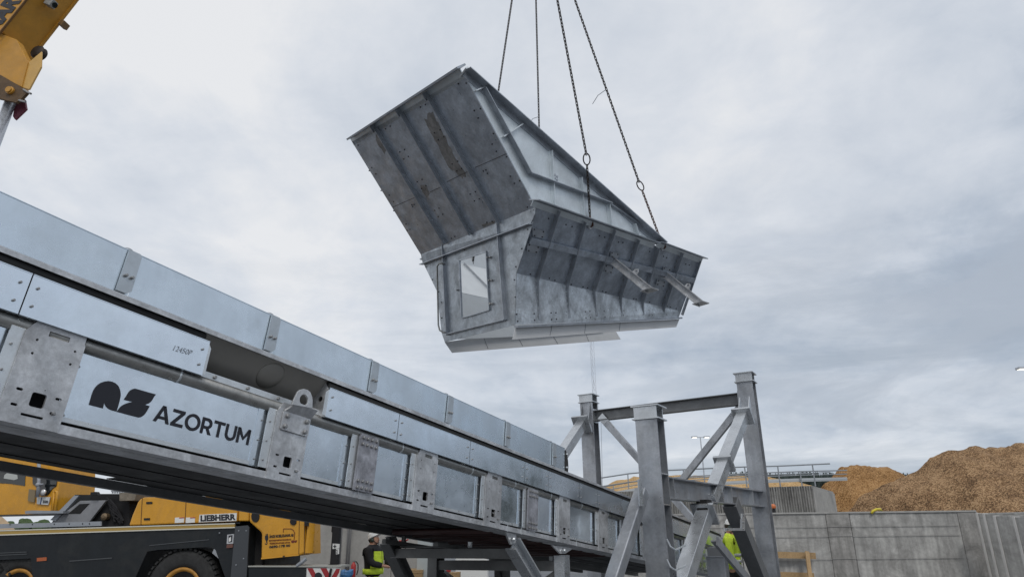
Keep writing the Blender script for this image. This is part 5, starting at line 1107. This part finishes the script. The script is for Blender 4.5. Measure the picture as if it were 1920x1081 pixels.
#@@PEOPLE
# ------------------------------------------------------------------ people
def skinmesh(name, chain, edges, radii, mat, parent, root=0, sub=2):
    me = bpy.data.meshes.new(name); off = OFF[parent.name]; me.from_pydata([tuple(V(p)-off) for p in chain], edges, []); me.materials.append(mat)
    o = bpy.data.objects.new(name, me); COL.objects.link(o); o.parent = parent; OFF[o.name] = off
    md = o.modifiers.new('skin', 'SKIN'); md.use_smooth_shade = True
    for i, v in enumerate(me.skin_vertices[0].data): r = radii[i]; v.radius = (r, r) if not isinstance(r, tuple) else r; v.use_root = (i == root)
    sb = o.modifiers.new('sub', 'SUBSURF'); sb.levels = sub; sb.render_levels = sub
    return o
def person(label, base, yaw, hgt, jacket, trousers, lookup=0., arms=(((.1, .12, -.26), (.22, .0, -.10)), ((.1, -.02, -.28), (.22, .0, -.10))), bulk=1., lean=0., gloves=None, helmet=True, sleeve=None):
    """arms: left and right (elbow offset from shoulder, hand offset from elbow) in metres, x forward, y left, z up"""
    t = thing('person', label, 'person', base, None); k = hgt/1.78
    F_ = V((math.cos(yaw), math.sin(yaw), 0)); Lf = V((-math.sin(yaw), math.cos(yaw), 0))
    W = lambda x, y, z: V(base)+(F_*(x+lean*max(0, z-.9))+Lf*y+ZUP*z)*k
    hd_ = lambda x, y, z: W(.03+x*math.cos(lookup)-z*math.sin(lookup), y, 1.60+x*math.sin(lookup)+z*math.cos(lookup))
    pts = [W(0, 0, .95), W(0, 0, 1.12), W(-.01, 0, 1.32), W(-.01, 0, 1.44), W(.0, 0, 1.52), hd_(0, 0, 0), hd_(0, 0, .10), hd_(.085, 0, -.02), hd_(.10, 0, -.015), hd_(.06, 0, -.10)]
    rad = [.085, .09, .10, .09, .058, .085, .075, .035, .018, .045]; ed = [(0, 1), (1, 2), (2, 3), (3, 4), (4, 5), (5, 6), (5, 7), (7, 8), (5, 9)]
    jp, je, jr = [W(0, 0, .84), W(0, 0, 1.05), W(-.01, 0, 1.28), W(-.01, 0, 1.43), W(0, 0, 1.50)], [(0, 1), (1, 2), (2, 3), (3, 4)], [.165, .155, .165, .14, .08]
    gp = []
    for s_, (e_, h_) in zip((1, -1), arms):
        sh_ = (-.01, .19*s_, 1.42); el = (sh_[0]+e_[0], sh_[1]+e_[1]*1., sh_[2]+e_[2]); ha = (el[0]+h_[0], el[1]+h_[1], el[2]+h_[2])
        i = len(pts); dv = (W(*ha)-W(*el)).normalized()
        pts += [W(*sh_), W(*el), W(*ha), W(*ha)+dv*.05*k, W(*ha)+dv*.085*k]; rad += [.06, .045, .030, .036, .030]; ed += [(3, i), (i, i+1), (i+1, i+2), (i+2, i+3), (i+3, i+4)]
        side = dv.cross(Lf*.3+ZUP).normalized(); cur = side.cross(dv)
        for q, ln_ in ((-.027, .062), (-.009, .075), (.009, .072), (.027, .056)):
            j = len(pts); pts += [W(*ha)+(dv*.115+side*q)*k, W(*ha)+(dv*(.115+ln_*.5)+side*q*1.15-cur*.012)*k, W(*ha)+(dv*(.105+ln_)+side*q*1.2-cur*.035)*k]; rad += [.0095, .009, .008]; ed += [(i+4, j), (j, j+1), (j+1, j+2)]
        j = len(pts); pts += [W(*ha)+(dv*.06-side*.045)*k, W(*ha)+(dv*.10-side*.055-cur*.015)*k]; rad += [.012, .0095]; ed += [(i+3, j), (j, j+1)]
        n_ = len(jp); jp += [W(*sh_), W(*el), W(*el).lerp(W(*ha), .93)]; jr += [.082, .064, .05]; je += [(3, n_), (n_, n_+1), (n_+1, n_+2)]
        if gloves: gp.append((W(*ha)-dv*.03*k, W(*ha)+dv*.04*k, W(*ha)+dv*.10*k, side, cur, dv))
    tp_, te, trr = [W(0, 0, .97), W(0, 0, .90)], [(0, 1)], [.158, .155]
    for s_ in (1, -1):
        i = len(pts); st_ = .09*s_ if s_ > 0 else -.12*1
        pts += [W(0, .09*s_, .86), W(.02*s_+.02, .11*s_, .48), W(.02*s_-.02, .12*s_, .09), W(.02*s_+.10, .13*s_, .04)]; rad += [.055, .042, .036, .034]; ed += [(0, i), (i, i+1), (i+1, i+2), (i+2, i+3)]
        n_ = len(tp_); tp_ += [W(0, .095*s_, .83), W(.02*s_+.02, .11*s_, .48), W(.02*s_-.02, .12*s_, .12)]; trr += [.125, .098, .088]; te += [(1, n_), (n_, n_+1), (n_+1, n_+2)]
    sr = [r*k for r in rad]
    body = skinmesh('body', pts, ed, sr, SKIN, t)
    jk = skinmesh('jacket', jp, je, [r*k*bulk for r in jr], jacket, t); skinmesh('trousers', tp_, te, [r*k for r in trr], trousers, t)
    for s_ in (1, -1):
        m = MB(); c = W(.02*s_+.05, .125*s_, 0); m.ball(c+ZUP*.055, .075*k, 12, 8, (1, 1, .72)); m.ball(c+F_*.10+ZUP*.045, .062*k, 12, 8, (1, 1, .7)); m.build('boot', CLOTH, t, True)
        m = MB(); m.ball(hd_(.082, .032*s_, .022), .011*k, 8, 6); m.build('eye', M('eye_white', (.6, .6, .6), .3), body, True)
        m = MB(); m.ball(hd_(-.005, .082*s_, -.005), .028*k, 8, 6, (.6, .6, 1.1)); m.build('ear', SKIN, body, True)
    m = MB(); m.ball(hd_(.088, 0, -.058), .014*k, 8, 6, (1, 2, .5)); m.build('mouth', M('lip', (.35, .12, .10), .5), body, True)
    m = MB(); m.ball(hd_(-.03, 0, .02), .098*k, 14, 9, (1, .92, 1.05)); m.build('hair', HAIR, t, True)
    if helmet:
        ax = (hd_(0, 0, 1)-hd_(0, 0, 0)).normalized(); m = MB(); m.lathe(hd_(-.005, 0, .035), ax, [(0, .124*k), (.012, .126*k), (.015, .112*k), (.06, .108*k), (.095, .088*k), (.118, .055*k), (.125, .01)], 24); hm = m.build('helmet', WHITE, t, True)
        m = MB(); fx = (hd_(1, 0, 0)-hd_(0, 0, 0)).normalized(); m.box(hd_(.125, 0, .04), fx*.035, Lf*.07, ax*.006); m.build('peak', WHITE, hm, bevel=.004)
        for s_ in (1, -1):
            m = MB(); m.lathe(hd_(-.01, .075*s_, -.012), Lf*s_, [(0, .038), (.03, .044), (.045, .035), (.05, .01)], 14); m.build('ear_defender', M('defender_dark', (.04, .06, .05), .4), hm, True)
        m = MB(); m.tube([hd_(.0, .10, .02), hd_(.03, .08, -.08), hd_(.05, 0, -.13), hd_(.03, -.08, -.08), hd_(.0, -.10, .02)], .008, 6); m.build('chin_strap', CLOTH, hm)
    if gloves:
        for g0, g1, g2, side, cur, dv in gp:
            ps = [g0, g1, g2]; es = [(0, 1), (1, 2)]; rs = [.055, .058, .054]
            for q in (-.03, -.01, .01, .03): j = len(ps); ps += [g2+dv*.045+side*q*1.1-cur*.01, g2+dv*.092+side*q*1.15-cur*.034]; es += [(2, j), (j, j+1)]; rs += [.019, .017]
            j = len(ps); ps += [g1+dv*.02-side*.05, g1+dv*.06-side*.06-cur*.02]; es += [(1, j), (j, j+1)]; rs += [.016, .014]
            skinmesh('glove', ps, es, [r*k for r in rs], gloves, t)
    return t, W, jk, F_, Lf, k
# man in the black jacket with hi-vis panels, looking up
b = pt(703, 14.3)
t, W, jk, F_, Lf, k = person('man in white helmet and black jacket with green hi-vis panels, looking up', b, R_(-18), 1.76, CLOTH, HIVIS, .45, (((.10, .10, -.27), (.25, -.04, -.06)), ((.10, -.06, -.28), (.27, .06, -.05))), lean=-.05, bulk=1.2)
m = MB()
for s_ in (1, -1):
    ch_ = []
    for i in range(9):
        a = R_(-76+i*9 if s_ < 0 else i*9); ch_.append(a)
    for zlo, zhi in ((1.04, 1.37),):
        vs = []; 
        for z in (zlo, zlo+.08, zlo+.16, zhi):
            for a in ch_: r = .215-.02*max(0, (z-1.28)*6); vs.append(W(r*math.cos(a)*1.0, r*1.02*math.sin(a), z))
        nC = len(ch_); m.add(vs, [(j*nC+i, j*nC+i+1, (j+1)*nC+i+1, (j+1)*nC+i) for j in range(3) for i in range(nC-1)])
m.build('hivis_panel', HIVIS, t, True)
m = MB(); m.bar(W(.22, -.01, 1.0), W(.20, .0, 1.38), .018, .008, F_); m.build('zip', CLOTH, t)
for z in (.93,):
    m = MB(); m.lathe(W(0, 0, z), ZUP, [(0, .21), (.10, .215)], 24); m.build('hivis_hem', HIVIS, t, True)
m = MB(); m.bar(W(.10, -.165, .45), W(.06, -.165, .95), .05, .008, -Lf); m.build('side_stripe', CLOTH, t)
m = MB(); m.bar(W(.225, .05, 1.12), W(.225, .045, 1.19), .045, .004, F_); m.build('chest_badge', M('badge_pale', (.6, .5, .42), .6), t)
# man in the hi-vis jacket among the struts
b = pt(1367, 13.2)
t, W, jk, F_, Lf, k = person('man in yellow hi-vis jacket and black gloves among the steel struts', b, R_(-25), 1.92, HIVIS, CLOTH, -.15, (((.14, .02, -.26), (.20, -.05, -.12)), ((.02, -.07, -.29), (.14, .02, -.24))), lean=.03, gloves=CLOTH)
for z in (1.02, 1.12):
    m = MB(); m.lathe(W(0, 0, z), ZUP, [(0, .176), (.05, .176)], 24); m.build('reflective_band', REFL, t, True)
m = MB(); m.bar(W(.185, 0, .92), W(.15, 0, 1.44), .05, .008, F_); m.build('dark_placket', CLOTH, t)
m = MB(); m.tube([W(.02, .09, 1.49), W(.10, .0, 1.47), W(.02, -.09, 1.49), W(-.07, 0, 1.5)], .032, 8, True); m.build('collar', CLOTH, t, True)
# third man, only his dark trousers show under the trestle beams
b = pt(941, 17.5)
person('man in black work clothes, only his legs showing under the trestle beams', b, R_(70), 1.84, CLOTH, CLOTH, 0, (((.03, .06, -.27), (.20, -.06, .10)), ((.03, -.06, -.27), (.20, .06, .10))), helmet=True)
